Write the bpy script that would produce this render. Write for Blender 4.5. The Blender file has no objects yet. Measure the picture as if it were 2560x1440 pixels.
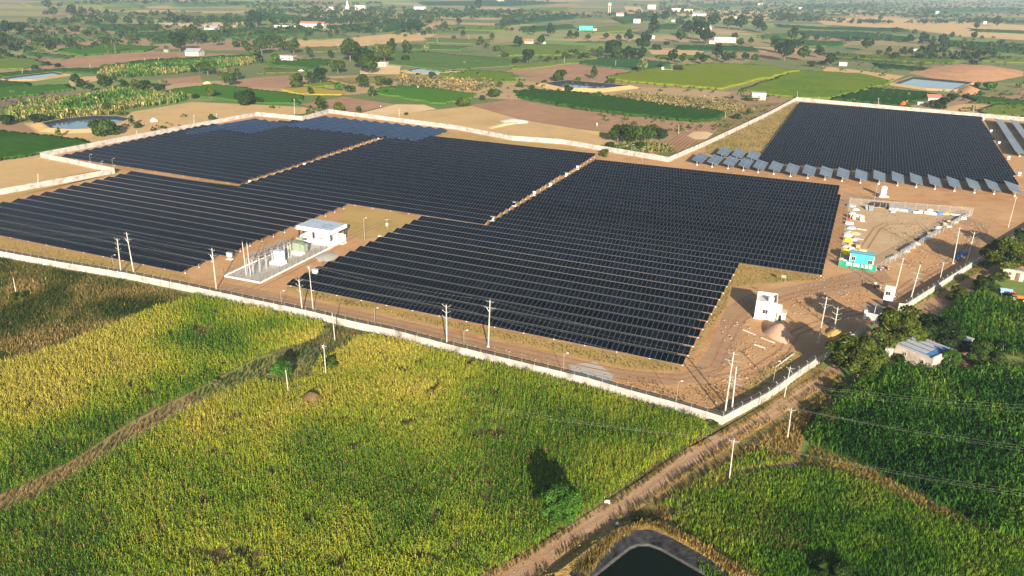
import bpy, math, random
import numpy as np
from mathutils import Vector, Matrix, Euler

random.seed(7); RNG = np.random.default_rng(7)
S = bpy.context.scene
COL = S.collection
R = math.radians

# ------------------------------------------------------------------ camera, sky, sun, exposure
F, YH, ROLL, H = 1900.0, -60.0, R(-1.0), 62.0          # focal length in photo pixels, horizon row, roll, flying height
TH = math.atan((720 - YH) / F)
CT, ST, CR, SR = math.cos(TH), math.sin(TH), math.cos(ROLL), math.sin(ROLL)
cam = bpy.data.cameras.new('camera'); cam_o = bpy.data.objects.new('camera', cam); COL.objects.link(cam_o)
cam.sensor_width = 36.0; cam.lens = F / 2560 * 36.0; cam.clip_start = 0.5; cam.clip_end = 60000
_r0, _u0, _f0 = Vector((1, 0, 0)), Vector((0, ST, CT)), Vector((0, CT, -ST))
_x = _r0 * CR - _u0 * SR; _y = _r0 * SR + _u0 * CR; _z = -_f0
cam_o.matrix_world = Matrix(((_x.x, _y.x, _z.x, 0), (_x.y, _y.y, _z.y, 0), (_x.z, _y.z, _z.z, H), (0, 0, 0, 1)))
S.camera = cam_o

SUN_AZ, SUN_EL = R(171.0), R(18.3)                       # clockwise from +Y
sun_dir = Vector((math.sin(SUN_AZ) * math.cos(SUN_EL), math.cos(SUN_AZ) * math.cos(SUN_EL), math.sin(SUN_EL)))
W = bpy.data.worlds.new('World'); S.world = W; W.use_nodes = True
wn = W.node_tree.nodes; wl = W.node_tree.links
sky = wn.new('ShaderNodeTexSky'); sky.sky_type = 'NISHITA'; sky.sun_disc = False
sky.sun_elevation = SUN_EL; sky.sun_rotation = SUN_AZ
sky.air_density = 1.0; sky.dust_density = 1.5; sky.ozone_density = 1.0
wl.new(sky.outputs[0], wn['Background'].inputs[0]); wn['Background'].inputs[1].default_value = 0.06
sl = bpy.data.lights.new('sun', 'SUN'); sl.energy = 5.0; sl.angle = R(0.5); sl.color = (1.0, 0.87, 0.70)
sun_o = bpy.data.objects.new('sun', sl); COL.objects.link(sun_o)
sun_o.rotation_euler = (-sun_dir).to_track_quat('-Z', 'Y').to_euler(); sun_o.location = (0, 0, 300)
S.view_settings.view_transform = 'Standard'; S.view_settings.look = 'None'
S.view_settings.exposure = 1.4; S.view_settings.gamma = 1.0
S.cycles.max_bounces = 6; S.cycles.diffuse_bounces = 3; S.cycles.glossy_bounces = 3
S.cycles.transparent_max_bounces = 8; S.cycles.volume_bounces = 1; S.cycles.transmission_bounces = 2
S.cycles.use_denoising = True
HAZE = 0.00012

# ------------------------------------------------------------------ geometry helpers
def G(x, y, z=0.0):
    """Point of the world at height z that the photo shows at pixel (x, y)."""
    x -= 1280.0; y -= 720.0
    x, y = CR * x - SR * y, SR * x + CR * y
    u, v = x / F, -y / F
    t = (H - z) / (ST - v * CT)
    return Vector((u * t, (CT + v * ST) * t, z))
def GA(pts, z=0.0):
    return np.array([G(p[0], p[1], z) for p in pts])
def PX(v):
    z = v[2] - H; d = v[1] * CT - z * ST; up = v[1] * ST + z * CT
    x, y = F * v[0] / d, -F * up / d
    return 1280 + CR * x + SR * y, 720 - SR * x + CR * y
def scale_at(px, py):
    """Photo pixels per metre across the view at the ground point under a pixel."""
    g = G(px, py); return F / (g.y * CT + H * ST)

def put(o, label=None, cat=None, group=None, kind=None):
    if label: o['label'] = label
    if cat: o['category'] = cat
    if group: o['group'] = group
    if kind: o['kind'] = kind
    return o
def empty(name, loc, rz=0.0, label=None, cat=None, group=None):
    o = bpy.data.objects.new(name, None); COL.objects.link(o)
    o.location = loc; o.rotation_euler = (0, 0, rz); o.empty_display_size = 0.5
    return put(o, label, cat, group)
def link(name, me, parent=None, loc=(0, 0, 0), rot=(0, 0, 0), scale=None):
    o = bpy.data.objects.new(name, me); COL.objects.link(o); o.location = loc; o.rotation_euler = rot
    if scale is not None: o.scale = scale if hasattr(scale, '__len__') else (scale,) * 3
    if parent is not None: o.parent = parent
    return o
def copy_tree(o, parent=None):
    c = o.copy(); COL.objects.link(c); c.parent = parent
    for ch in o.children: copy_tree(ch, c)
    return c

class MB:
    """Collects simple shapes into one mesh."""
    def __init__(s): s.v = []; s.f = []
    def poly(s, pts):
        b = len(s.v); s.v += [tuple(p) for p in pts]; s.f.append(tuple(range(b, b + len(pts)))); return s
    def box(s, c, d, rz=0.0, M=None):
        b = len(s.v); ca, sa = math.cos(rz), math.sin(rz)
        for sx, sy, sz in ((-1,-1,-1),(1,-1,-1),(1,1,-1),(-1,1,-1),(-1,-1,1),(1,-1,1),(1,1,1),(-1,1,1)):
            x, y, z = sx * d[0] / 2, sy * d[1] / 2, sz * d[2] / 2
            p = Vector((c[0] + x * ca - y * sa, c[1] + x * sa + y * ca, c[2] + z))
            s.v.append(tuple(M @ p if M else p))
        s.f += [tuple(b + i for i in q) for q in ((3,2,1,0),(4,5,6,7),(0,1,5,4),(1,2,6,5),(2,3,7,6),(3,0,4,7))]
        return s
    def tube(s, p0, p1, r0, r1=None, n=6, cap=True):
        r1 = r0 if r1 is None else r1; p0, p1 = Vector(p0), Vector(p1); d = (p1 - p0)
        if d.length < 1e-6: return s
        q = d.to_track_quat('Z', 'Y'); b = len(s.v)
        for p, r in ((p0, r0), (p1, r1)):
            for i in range(n):
                a = 2 * math.pi * i / n; s.v.append(tuple(p + q @ Vector((r * math.cos(a), r * math.sin(a), 0))))
        for i in range(n): j = (i + 1) % n; s.f.append((b + i, b + j, b + n + j, b + n + i))
        if cap: s.f.append(tuple(b + n + i for i in range(n))); s.f.append(tuple(b + n - 1 - i for i in range(n)))
        return s
    def path(s, pts, r, n=4):
        for a, c in zip(pts[:-1], pts[1:]): s.tube(a, c, r, r, n, False)
        return s
    def lathe(s, prof, n=12, c=(0, 0, 0)):
        b = len(s.v)
        for r, z in prof:
            for i in range(n):
                a = 2 * math.pi * i / n; s.v.append((c[0] + r * math.cos(a), c[1] + r * math.sin(a), c[2] + z))
        for k in range(len(prof) - 1):
            for i in range(n):
                j = (i + 1) % n; s.f.append((b + k * n + i, b + k * n + j, b + (k + 1) * n + j, b + (k + 1) * n + i))
        s.f.append(tuple(b + (len(prof) - 1) * n + i for i in range(n))); s.f.append(tuple(b + n - 1 - i for i in range(n)))
        return s
    def prism(s, pts, z0, z1):
        n = len(pts); b = len(s.v)
        a = sum(pts[i][0] * pts[(i + 1) % n][1] - pts[(i + 1) % n][0] * pts[i][1] for i in range(n))
        if a < 0: pts = pts[::-1]
        s.v += [(p[0], p[1], z0) for p in pts] + [(p[0], p[1], z1) for p in pts]
        s.f.append(tuple(b + n + i for i in range(n))); s.f.append(tuple(b + n - 1 - i for i in range(n)))
        for i in range(n): j = (i + 1) % n; s.f.append((b + i, b + j, b + n + j, b + n + i))
        return s
    def mesh(s, name, m):
        me = bpy.data.meshes.new(name); me.from_pydata(s.v, [], s.f); me.update()
        if m: me.materials.append(m)
        return me
    def build(s, name, m, parent=None, loc=(0, 0, 0), rot=(0, 0, 0)):
        return link(name, s.mesh(name, m), parent, loc, rot)

def np_mesh(name, V, Q, m, C=None):
    """A mesh from arrays: V (n,3), Q (k,4 or 3), C (n,3) point colours."""
    me = bpy.data.meshes.new(name); V = np.ascontiguousarray(V, dtype=np.float32); Q = np.ascontiguousarray(Q, dtype=np.int32)
    k = Q.shape[1]
    me.vertices.add(len(V)); me.vertices.foreach_set('co', V.ravel())
    me.loops.add(Q.size); me.loops.foreach_set('vertex_index', Q.ravel())
    me.polygons.add(len(Q)); me.polygons.foreach_set('loop_start', np.arange(0, Q.size, k, dtype=np.int32))
    me.update(calc_edges=True)
    if C is not None:
        a = me.color_attributes.new('Col', 'FLOAT_COLOR', 'POINT')
        a.data.foreach_set('color', np.concatenate([C, np.ones((len(C), 1))], 1).astype(np.float32).ravel())
    me.materials.append(m)
    return me

_LAT = RNG.random((256, 256))
def vnoise(x, y):
    """Smooth value noise in 0..1."""
    xi, yi = np.floor(x).astype(int), np.floor(y).astype(int); fx, fy = x - xi, y - yi
    fx, fy = fx * fx * (3 - 2 * fx), fy * fy * (3 - 2 * fy)
    g = lambda a, b: _LAT[a % 256, b % 256]
    return (g(xi, yi) * (1 - fx) + g(xi + 1, yi) * fx) * (1 - fy) + (g(xi, yi + 1) * (1 - fx) + g(xi + 1, yi + 1) * fx) * fy
def fbm(x, y, s):
    return (vnoise(x / s, y / s) * 4 + vnoise(x / s * 2.1 + 17, y / s * 2.1 + 5) * 2 + vnoise(x / s * 4.3 + 40, y / s * 4.3 + 9)) / 7
def inside(P, poly):
    x, y = P[:, 0], P[:, 1]; r = np.zeros(len(P), bool); n = len(poly)
    for i in range(n):
        (x0, y0), (x1, y1) = poly[i][:2], poly[(i + 1) % n][:2]
        if y0 == y1: continue
        r ^= ((y0 > y) != (y1 > y)) & (x < (x1 - x0) * (y - y0) / (y1 - y0) + x0)
    return r

def mixcol(cols, t):
    c = np.array(cols); k = np.clip(t, 0, 0.999) * (len(cols) - 1); i = k.astype(int); f = (k - i)[:, None]
    return c[i] * (1 - f) + c[i + 1] * f
def positions(pts, spacing, jitter=0.45, rows=None, skip=()):
    P = GA(pts)[:, :2]; x0, y0 = P.min(0); x1, y1 = P.max(0); c = (P.min(0) + P.max(0)) / 2; r = max(x1 - x0, y1 - y0) * 0.75
    a, sr = rows if rows else (0.35, spacing)
    u = np.arange(-r, r, spacing); v = np.arange(-r, r, sr); U, Vv = np.meshgrid(u, v, indexing='ij')
    U = U + RNG.uniform(-jitter, jitter, U.shape) * spacing; Vv = Vv + RNG.uniform(-jitter, jitter, U.shape) * (spacing if rows is None else min(spacing, sr) * 0.5)
    X = np.stack([c[0] + U.ravel() * math.cos(a) - Vv.ravel() * math.sin(a), c[1] + U.ravel() * math.sin(a) + Vv.ravel() * math.cos(a)], 1)
    X = X[inside(X, P)]
    for s in skip: X = X[~inside(X, GA(s)[:, :2])]
    return X
# ------------------------------------------------------------------ materials
def nodes(name):
    m = bpy.data.materials.new(name); m.use_nodes = True; nt = m.node_tree
    return m, nt.nodes, nt.links, nt.nodes['Principled BSDF']
def ramp_mix(N, L, fac, cols):
    r = N.new('ShaderNodeValToRGB'); L.new(fac, r.inputs[0]); e = r.color_ramp.elements
    while len(e) < len(cols): e.new(0.5)
    for i, (p, c) in enumerate(cols): e[i].position = p; e[i].color = (*c, 1)
    return r.outputs[0]
def plain(name, c, rough=0.6, metal=0.0, var=0.12, scale=1.5, spec=0.3, bump=0.0):
    """A paint, metal or plaster with a little soiling that stays put."""
    m, N, L, B = nodes(name)
    g = N.new('ShaderNodeNewGeometry'); t = N.new('ShaderNodeTexNoise'); t.inputs['Scale'].default_value = scale; t.inputs['Detail'].default_value = 5
    L.new(g.outputs['Position'], t.inputs['Vector'])
    d = tuple(max(0, x * (1 - 2.2 * var)) for x in c); h = tuple(min(1, x * (1 + var)) for x in c)
    L.new(ramp_mix(N, L, t.outputs['Fac'], [(0.3, d), (0.55, c), (0.75, h)]), B.inputs['Base Color'])
    B.inputs['Roughness'].default_value = rough; B.inputs['Metallic'].default_value = metal; B.inputs['Specular IOR Level'].default_value = spec
    if bump:
        b = N.new('ShaderNodeBump'); b.inputs['Strength'].default_value = 1.0; b.inputs['Distance'].default_value = bump
        L.new(t.outputs['Fac'], b.inputs['Height']); L.new(b.outputs[0], B.inputs['Normal'])
    return m
def soil(name, cols, big=25.0, mid=5.0, fine=0.7, bump=0.06, stripe=None, rough=0.95):
    """Bare or grassy ground: three scales of noise over world position; stripe = (angle, pitch, strength)."""
    m, N, L, B = nodes(name)
    g = N.new('ShaderNodeNewGeometry'); out = []
    for s, w in ((big, 0.5), (mid, 0.32), (fine, 0.3)):
        t = N.new('ShaderNodeTexNoise'); t.inputs['Scale'].default_value = 1.0 / s; t.inputs['Detail'].default_value = 4; t.inputs['Roughness'].default_value = 0.6
        L.new(g.outputs['Position'], t.inputs['Vector']); q = N.new('ShaderNodeMath'); q.operation = 'MULTIPLY_ADD'
        L.new(t.outputs['Fac'], q.inputs[0]); q.inputs[1].default_value = w
        q.inputs[2].default_value = -w * 0.5 + (0.5 if not out else 0)
        if out: L.new(out[-1], q.inputs[2]); q2 = N.new('ShaderNodeMath'); q2.operation = 'SUBTRACT'; L.new(q.outputs[0], q2.inputs[0]); q2.inputs[1].default_value = w * 0.5; out.append(q2.outputs[0])
        else: out.append(q.outputs[0])
    fac = out[-1]
    if stripe:
        mp = N.new('ShaderNodeMapping'); mp.vector_type = 'TEXTURE'; mp.inputs['Rotation'].default_value = (0, 0, stripe[0]); L.new(g.outputs['Position'], mp.inputs[0])
        wv = N.new('ShaderNodeTexWave'); wv.inputs['Scale'].default_value = 0.314 / stripe[1]; wv.inputs['Distortion'].default_value = 1.2; wv.inputs['Detail Scale'].default_value = 0.4; L.new(mp.outputs[0], wv.inputs[0])
        q = N.new('ShaderNodeMath'); q.operation = 'MULTIPLY_ADD'; L.new(wv.outputs['Fac'], q.inputs[0]); q.inputs[1].default_value = stripe[2]; L.new(fac, q.inputs[2])
        q2 = N.new('ShaderNodeMath'); q2.operation = 'SUBTRACT'; L.new(q.outputs[0], q2.inputs[0]); q2.inputs[1].default_value = stripe[2] * 0.5; fac = q2.outputs[0]
    n = len(cols); L.new(ramp_mix(N, L, fac, [(0.28 + 0.44 * i / (n - 1), c) for i, c in enumerate(cols)]), B.inputs['Base Color'])
    B.inputs['Roughness'].default_value = rough; B.inputs['Specular IOR Level'].default_value = 0.1
    if bump:
        b = N.new('ShaderNodeBump'); b.inputs['Strength'].default_value = 1.0; b.inputs['Distance'].default_value = bump * 4
        L.new(fac, b.inputs['Height']); L.new(b.outputs[0], B.inputs['Normal'])
    return m
def leafy(name, trans=0.25):
    """Foliage: the plant's own colour from its attribute, some light passing through."""
    m, N, L, B = nodes(name); a = N.new('ShaderNodeVertexColor'); a.layer_name = 'Col'
    d = N.new('ShaderNodeBsdfDiffuse'); t = N.new('ShaderNodeBsdfTranslucent'); x = N.new('ShaderNodeMixShader'); x.inputs[0].default_value = trans
    L.new(a.outputs[0], d.inputs[0]); L.new(a.outputs[0], t.inputs[0]); L.new(d.outputs[0], x.inputs[1]); L.new(t.outputs[0], x.inputs[2])
    L.new(x.outputs[0], N['Material Output'].inputs[0]); N.remove(B); return m
def panel_mat(name, base, frame, pw=0.99, fw=0.05, half=0.0, rough=0.16, spec=0.5, vary=True):
    """Glass-faced modules side by side along local X, frames between them, each module a little different."""
    m, N, L, B = nodes(name); tc = N.new('ShaderNodeTexCoord'); sp = N.new('ShaderNodeSeparateXYZ'); L.new(tc.outputs['Object'], sp.inputs[0])
    def mth(op, a, b=None, c=None):
        q = N.new('ShaderNodeMath'); q.operation = op
        for i, v in enumerate((a, b, c)):
            if v is None: continue
            if isinstance(v, (int, float)): q.inputs[i].default_value = v
            else: L.new(v, q.inputs[i])
        return q.outputs[0]
    xx = mth('DIVIDE', sp.outputs[0], pw); fr = mth('FRACT', xx); idx = mth('FLOOR', xx)
    line = mth('MAXIMUM', mth('LESS_THAN', fr, fw / pw), 0.0)
    yy = sp.outputs[1]
    line = mth('MAXIMUM', line, mth('MAXIMUM', mth('LESS_THAN', yy, 0.06), mth('GREATER_THAN', yy, 2.37 if not half else 3.86)))
    wide = mth('LESS_THAN', mth('FRACT', mth('DIVIDE', xx, 8.0)), 0.004)
    line = mth('MAXIMUM', line, wide)
    if half: line = mth('MAXIMUM', line, mth('LESS_THAN', mth('ABSOLUTE', mth('SUBTRACT', yy, half)), 0.05))
    oi = N.new('ShaderNodeObjectInfo'); wn_ = N.new('ShaderNodeTexWhiteNoise'); wn_.noise_dimensions = '2D'
    cb = N.new('ShaderNodeCombineXYZ'); L.new(idx, cb.inputs[0]); L.new(oi.outputs['Random'], cb.inputs[1]); L.new(cb.outputs[0], wn_.inputs[0])
    c0 = tuple(x * 0.55 for x in base); c1 = tuple(x * 1.6 for x in base)
    glass = ramp_mix(N, L, wn_.outputs['Value'], [(0.0, c0), (0.6, base), (1.0, c1)])
    tint = ramp_mix(N, L, oi.outputs['Random'], [(0.0, (.6, .7, 1.0)), (.35, (1.2, 1.3, 1.5)), (.6, (1.7, 2.0, 1.7)), (.8, (.9, .9, 1.6)), (1.0, (2.1, 1.9, 2.2))] if vary else [(0, (.9, .93, .97)), (1, (1.08, 1.08, 1.08))])
    tm = N.new('ShaderNodeVectorMath'); tm.operation = 'MULTIPLY'; L.new(glass, tm.inputs[0]); L.new(tint, tm.inputs[1]); glass = tm.outputs[0]
    mx = N.new('ShaderNodeMix'); mx.data_type = 'RGBA'; L.new(line, mx.inputs[0]); L.new(glass, mx.inputs[6]); mx.inputs[7].default_value = (*frame, 1)
    L.new(mx.outputs[2], B.inputs['Base Color'])
    L.new(mth('MULTIPLY_ADD', line, 0.35, rough), B.inputs['Roughness']); B.inputs['Specular IOR Level'].default_value = spec
    return m
def water_mat(name, c, rough=0.05, ripple=0.02):
    m, N, L, B = nodes(name); B.inputs['Base Color'].default_value = (*c, 1); B.inputs['Roughness'].default_value = rough; B.inputs['IOR'].default_value = 1.33
    g = N.new('ShaderNodeNewGeometry'); t = N.new('ShaderNodeTexNoise'); t.inputs['Scale'].default_value = 0.7; t.inputs['Detail'].default_value = 3; L.new(g.outputs['Position'], t.inputs['Vector'])
    b = N.new('ShaderNodeBump'); b.inputs['Distance'].default_value = ripple; L.new(t.outputs['Fac'], b.inputs['Height']); L.new(b.outputs[0], B.inputs['Normal'])
    return m

M = {}
M['leaf'] = leafy('leaf', 0.35); M['crop'] = leafy('crop_leaf', 0.3)
M['panel'] = panel_mat('dark_module', (0.0016, 0.0022, 0.004), (0.10, 0.115, 0.13), rough=0.25, spec=0.055)
M['table'] = panel_mat('glare_tinted_module', (0.065, 0.078, 0.10), (0.2, 0.22, 0.25), half=1.97, rough=0.28, spec=0.9, vary=False); M['blue'] = panel_mat('sky_tinted_module', (0.006, 0.0145, 0.04), (0.05, 0.075, 0.13), half=1.97, rough=0.2, spec=0.3, vary=False)  # both bases paint sky reflection into the glass; same modules at different view angles
M['steel'] = plain('galvanised_steel', (0.46, 0.47, 0.48), 0.4, 0.6)
M['conc'] = plain('concrete', (0.50, 0.47, 0.42), 0.85, bump=0.004)
M['pole'] = plain('pole_concrete', (0.46, 0.43, 0.38), 0.8)
M['wall'] = plain('wall_concrete', (0.34, 0.325, 0.30), 0.85, var=0.10, scale=0.6)
M['white'] = plain('white_paint', (0.72, 0.71, 0.69), 0.6, var=0.05)
M['dark'] = plain('dark_metal', (0.03, 0.03, 0.035), 0.5, 0.3)
M['black'] = plain('black_rubber', (0.015, 0.015, 0.016), 0.7)
M['glass'] = plain('window_glass', (0.03, 0.04, 0.05), 0.08, spec=0.6)
M['back'] = plain('module_back', (0.30, 0.31, 0.33), 0.6)
M['bark'] = plain('bark', (0.14, 0.10, 0.07), 0.95, var=0.25, bump=0.02)
M['wire'] = plain('wire', (0.30, 0.30, 0.28), 0.4, 0.3)
M['insul'] = plain('insulator', (0.13, 0.12, 0.12), 0.3)
# ------------------------------------------------------------------ ground and its sheets
TAN, PALE, RUST, OLIVE, DRYG = (0.40, 0.232, 0.108), (0.49, 0.335, 0.185), (0.25, 0.118, 0.05), (0.15, 0.135, 0.045), (0.24, 0.195, 0.075)
M['ground'] = soil('ground_soil', [(0.11, 0.12, 0.04), OLIVE, DRYG, (0.34, 0.235, 0.11), (0.27, 0.15, 0.085)], 55, 11, 1.6)
M['site'] = soil('site_soil', [RUST, (0.34, 0.172, 0.075), TAN, (0.44, 0.268, 0.135), PALE], 22, 4, 0.5, 0.09)
M['sitegrass'] = soil('site_dry_grass', [(0.17, 0.14, 0.045), (0.30, 0.215, 0.07), (0.37, 0.25, 0.09), (0.33, 0.19, 0.085)], 9, 2, 0.4, 0.06)
M['track'] = soil('track_soil', [(0.225, 0.135, 0.072), (0.32, 0.20, 0.112), (0.385, 0.255, 0.15)], 14, 2.2, 0.3, 0.05)
M['yardsoil'] = soil('yard_soil', [(0.33, 0.22, 0.12), (0.41, 0.29, 0.165), (0.48, 0.36, 0.22)], 12, 2.5, 0.3, 0.03)
M['pale'] = soil('pale_earth', [(0.40, 0.27, 0.14), (0.52, 0.37, 0.2), (0.60, 0.46, 0.27)], 14, 3, 0.5)
M['drygrass'] = soil('dry_grass', [(0.27, 0.17, 0.07), (0.40, 0.27, 0.12), (0.46, 0.31, 0.14), (0.37, 0.21, 0.10)], 18, 4, 0.8, 0.08)
M['golden'] = soil('golden_straw', [(0.33, 0.2, 0.07), (0.5, 0.33, 0.10), (0.56, 0.39, 0.14)], 8, 1.6, 0.4, 0.08)
M['plough'] = soil('ploughed_earth', [(0.19, 0.10, 0.055), (0.28, 0.16, 0.09), (0.36, 0.22, 0.125)], 40, 7, 1.0, 0.06, (R(-24), 1.6, 0.25))
M['umber'] = soil('dark_earth', [(0.12, 0.085, 0.06), (0.18, 0.125, 0.085), (0.22, 0.16, 0.10)], 30, 6, 1.0, 0.06)
M['weedy'] = soil('weedy_ground', [(0.07, 0.075, 0.02), (0.13, 0.115, 0.035), (0.25, 0.17, 0.06), (0.34, 0.22, 0.09)], 12, 3.2, 0.6, 0.12)
M['cropsoil'] = soil('crop_soil', [(0.06, 0.065, 0.016), (0.10, 0.085, 0.028), (0.16, 0.11, 0.045)], 8, 2, 0.4, 0.1)
M['gravel'] = soil('grey_gravel', [(0.27, 0.25, 0.22), (0.35, 0.33, 0.29), (0.42, 0.39, 0.34)], 6, 1.0, 0.15, 0.02)

def patchwork(m):
    nt = m.node_tree; N, L = nt.nodes, nt.links; B = N['Principled BSDF']; old = B.inputs['Base Color'].links[0].from_socket
    g = N.new('ShaderNodeNewGeometry'); tn = N.new('ShaderNodeTexNoise'); tn.inputs['Scale'].default_value = 1 / 60; L.new(g.outputs['Position'], tn.inputs['Vector'])
    ad = N.new('ShaderNodeVectorMath'); ad.operation = 'MULTIPLY_ADD'; L.new(tn.outputs['Color'], ad.inputs[0]); ad.inputs[1].default_value = (22, 22, 0); L.new(g.outputs['Position'], ad.inputs[2])
    mp = N.new('ShaderNodeMapping'); mp.inputs['Rotation'].default_value = (0, 0, R(20)); mp.inputs['Scale'].default_value = (1 / 150, 1 / 85, 0); L.new(ad.outputs[0], mp.inputs[0])
    vo = N.new('ShaderNodeTexVoronoi'); vo.distance = 'CHEBYCHEV'; vo.inputs['Scale'].default_value = 1.0; vo.inputs['Randomness'].default_value = 0.8; L.new(mp.outputs[0], vo.inputs['Vector'])
    sp = N.new('ShaderNodeSeparateColor'); L.new(vo.outputs['Color'], sp.inputs[0])
    r = N.new('ShaderNodeValToRGB'); r.color_ramp.interpolation = 'CONSTANT'; e = r.color_ramp.elements
    cs = [(0.10, 0.135, 0.04), (0.055, 0.125, 0.025), (0.24, 0.19, 0.085), (0.10, 0.19, 0.04), (0.36, 0.245, 0.13), (0.14, 0.15, 0.05), (0.05, 0.11, 0.03), (0.27, 0.165, 0.10), (0.18, 0.23, 0.06), (0.085, 0.125, 0.045)]
    while len(e) < len(cs): e.new(.5)
    for i, c in enumerate(cs): e[i].position = i / len(cs); e[i].color = (*c, 1)
    L.new(sp.outputs[0], r.inputs[0]); mx = N.new('ShaderNodeMix'); mx.data_type = 'RGBA'; mx.inputs[0].default_value = 0.75; L.new(old, mx.inputs[6]); L.new(r.outputs[0], mx.inputs[7]); L.new(mx.outputs[2], B.inputs['Base Color'])
patchwork(M['ground'])
g = MB().poly([(-22000, -400, 0), (22000, -400, 0), (22000, 40000, 0), (-22000, 40000, 0)]).build('ground', M['ground'])
put(g, 'dry grassy plain reaching to the hazy horizon', kind='structure')
_SZ = [0]
def sheet(name, pts, z, m, label=None, kind='structure'):
    _SZ[0] += 1; z += 0.0007 * _SZ[0]
    o = MB().poly([G(p[0], p[1], 0) + Vector((0, 0, z)) for p in pts]).build(name, m)
    me = o.data
    if me.polygons[0].normal.z < 0: me.flip_normals()
    return put(o, label, kind=kind)
SITE = [(-400, 566), (0, 641), (142, 667), (320, 697), (475, 728), (635, 763), (765, 791), (890, 821), (985, 841), (1134, 881), (1272, 915), (1469, 963), (1577, 995), (1687, 1025), (1805, 1061),
        (1920, 999), (1995, 943), (2055, 904), (2155, 834), (2203, 785), (2243, 775), (2262, 776), (2330, 732), (2440, 662), (2560, 586), (2640, 530), (2640, 306), (2560, 302), (2192, 269), (1990, 251), (1920, 289), (1767, 363), (1670, 405),
        (1405, 360), (1280, 350), (1140, 323), (823, 282), (755, 301), (640, 290), (460, 324), (103, 393), (288, 433), (0, 486), (-390, 558)]
sheet('site_ground', SITE, 0.012, M['site'], 'reddish bare soil inside the boundary wall of the solar plant')
def band(name, left, right, z, m, label=None):
    _SZ[0] += 1; z += 0.0007 * _SZ[0]; A = [G(*p) for p in left]; B = [G(*p) for p in right]; mb = MB(); k = min(len(A), len(B)) - 1
    sub = lambda P: [P[int(i)].lerp(P[min(int(i) + 1, len(P) - 1)], i - int(i)) for i in np.linspace(0, len(P) - 1, 3 * len(left))]
    A, B = sub(A), sub(B); up = Vector((0, 0, z)); mb.v = [tuple(p + up) for p in A] + [tuple(p + up) for p in B]; n = len(A); mb.f = [(i, i + 1, n + i + 1, n + i) for i in range(n - 1)]
    o = mb.build(name, m)
    if o.data.polygons[0].normal.z < 0: o.data.flip_normals()
    return put(o, label, kind='structure')
band('perimeter_track', [(560, 707), (700, 735), (830, 763), (1000, 800), (1200, 846), (1400, 890), (1560, 925), (1650, 935), (1720, 930), (1765, 890), (1790, 830), (1815, 770), (1870, 735), (2060, 700), (2200, 660)],
     [(545, 722), (690, 755), (820, 783), (990, 820), (1190, 868), (1390, 914), (1550, 950), (1660, 962), (1760, 955), (1830, 910), (1850, 840), (1870, 780), (1900, 745), (2100, 740), (2230, 700)], 0.024, M['track'], 'dusty track running round the panels inside the wall')
band('site_road', [(2110, 480), (2170, 492), (2320, 512), (2480, 560), (2440, 630), (2330, 680), (2215, 750)], [(2100, 505), (2130, 500), (2300, 525), (2450, 575), (2400, 650), (2290, 712), (2240, 765)], 0.02, M['track'])
sheet('gate_apron', [(2150, 765), (2205, 752), (2250, 785), (2390, 775), (2290, 830), (2190, 812)], 0.03, soil('gate_gravel', [(0.2, 0.17, 0.15), (0.27, 0.22, 0.19), (0.33, 0.26, 0.22)], 6, 1.5, 0.2, 0.02))
for pts in ([(0, 595), (200, 634), (445, 684), (470, 690), (480, 700), (300, 680), (140, 650), (0, 615)],
            [(1845, 660), (2050, 690), (2060, 700), (1960, 706), (1890, 712), (1830, 718)], [(1845, 664), (1832, 718), (1815, 770), (1780, 815), (1740, 880), (1712, 915)],
            [(1712, 915), (1400, 856), (1100, 797), (800, 730), (716, 716), (716, 722), (760, 742), (1000, 795), (1200, 838), (1400, 884), (1560, 920), (1690, 930)],
            [(150, 392), (300, 428), (600, 466), (860, 516), (600, 462), (330, 436), (250, 440), (0, 500), (0, 490), (288, 434), (200, 410)],
            [(1770, 362), (1985, 253), (1995, 262), (1895, 400), (1750, 384)],
            [(1640, 900), (1720, 880), (1700, 930), (1620, 925)], [(1860, 965), (1960, 880), (2010, 880), (1930, 960), (1850, 1000)],
            [(870, 515), (1050, 545), (1000, 580), (900, 600), (840, 560)], [(1120, 330), (1400, 364), (1480, 380), (1040, 333)]):
    sheet('dry_grass', pts, 0.018, M['sitegrass'], 'dry yellow grass left between the panels and tracks', 'stuff')
sheet('yard_ground', [(2118, 508), (2428, 533), (2230, 655), (2180, 665), (2098, 655)], 0.021, M['yardsoil'], 'pale trampled soil of the storage yard')
sheet('rubble_patch', [(1420, 912), (1490, 905), (1535, 940), (1520, 965), (1440, 945)], 0.03, M['gravel'])
def rut(pts, w=.22, m='umberrut', z=0.03):
    for o_ in (-.8, .8):
        P = [G(*p) for p in pts]; L_, R_ = [], []
        for i, p in enumerate(P):
            d = (P[min(i + 1, len(P) - 1)] - P[max(i - 1, 0)]).normalized(); n = Vector((-d.y, d.x, 0)); L_.append(PX(p + n * (o_ + w))); R_.append(PX(p + n * (o_ - w)))
        band('wheel_rut', L_, R_, z, M[m])
sheet('farmyard_ground', [(2205, 900), (2225, 850), (2300, 832), (2420, 852), (2520, 905), (2620, 915), (2600, 940), (2420, 945), (2330, 945), (2240, 922)], 0.02, M['plough'], 'brown trodden soil round the farm house')
M['umberrut'] = soil('rut_soil', [(0.22, 0.115, 0.06), (0.30, 0.165, 0.09), (0.36, 0.21, 0.12)], 5, 1.0, 0.2, 0.04)
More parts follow.
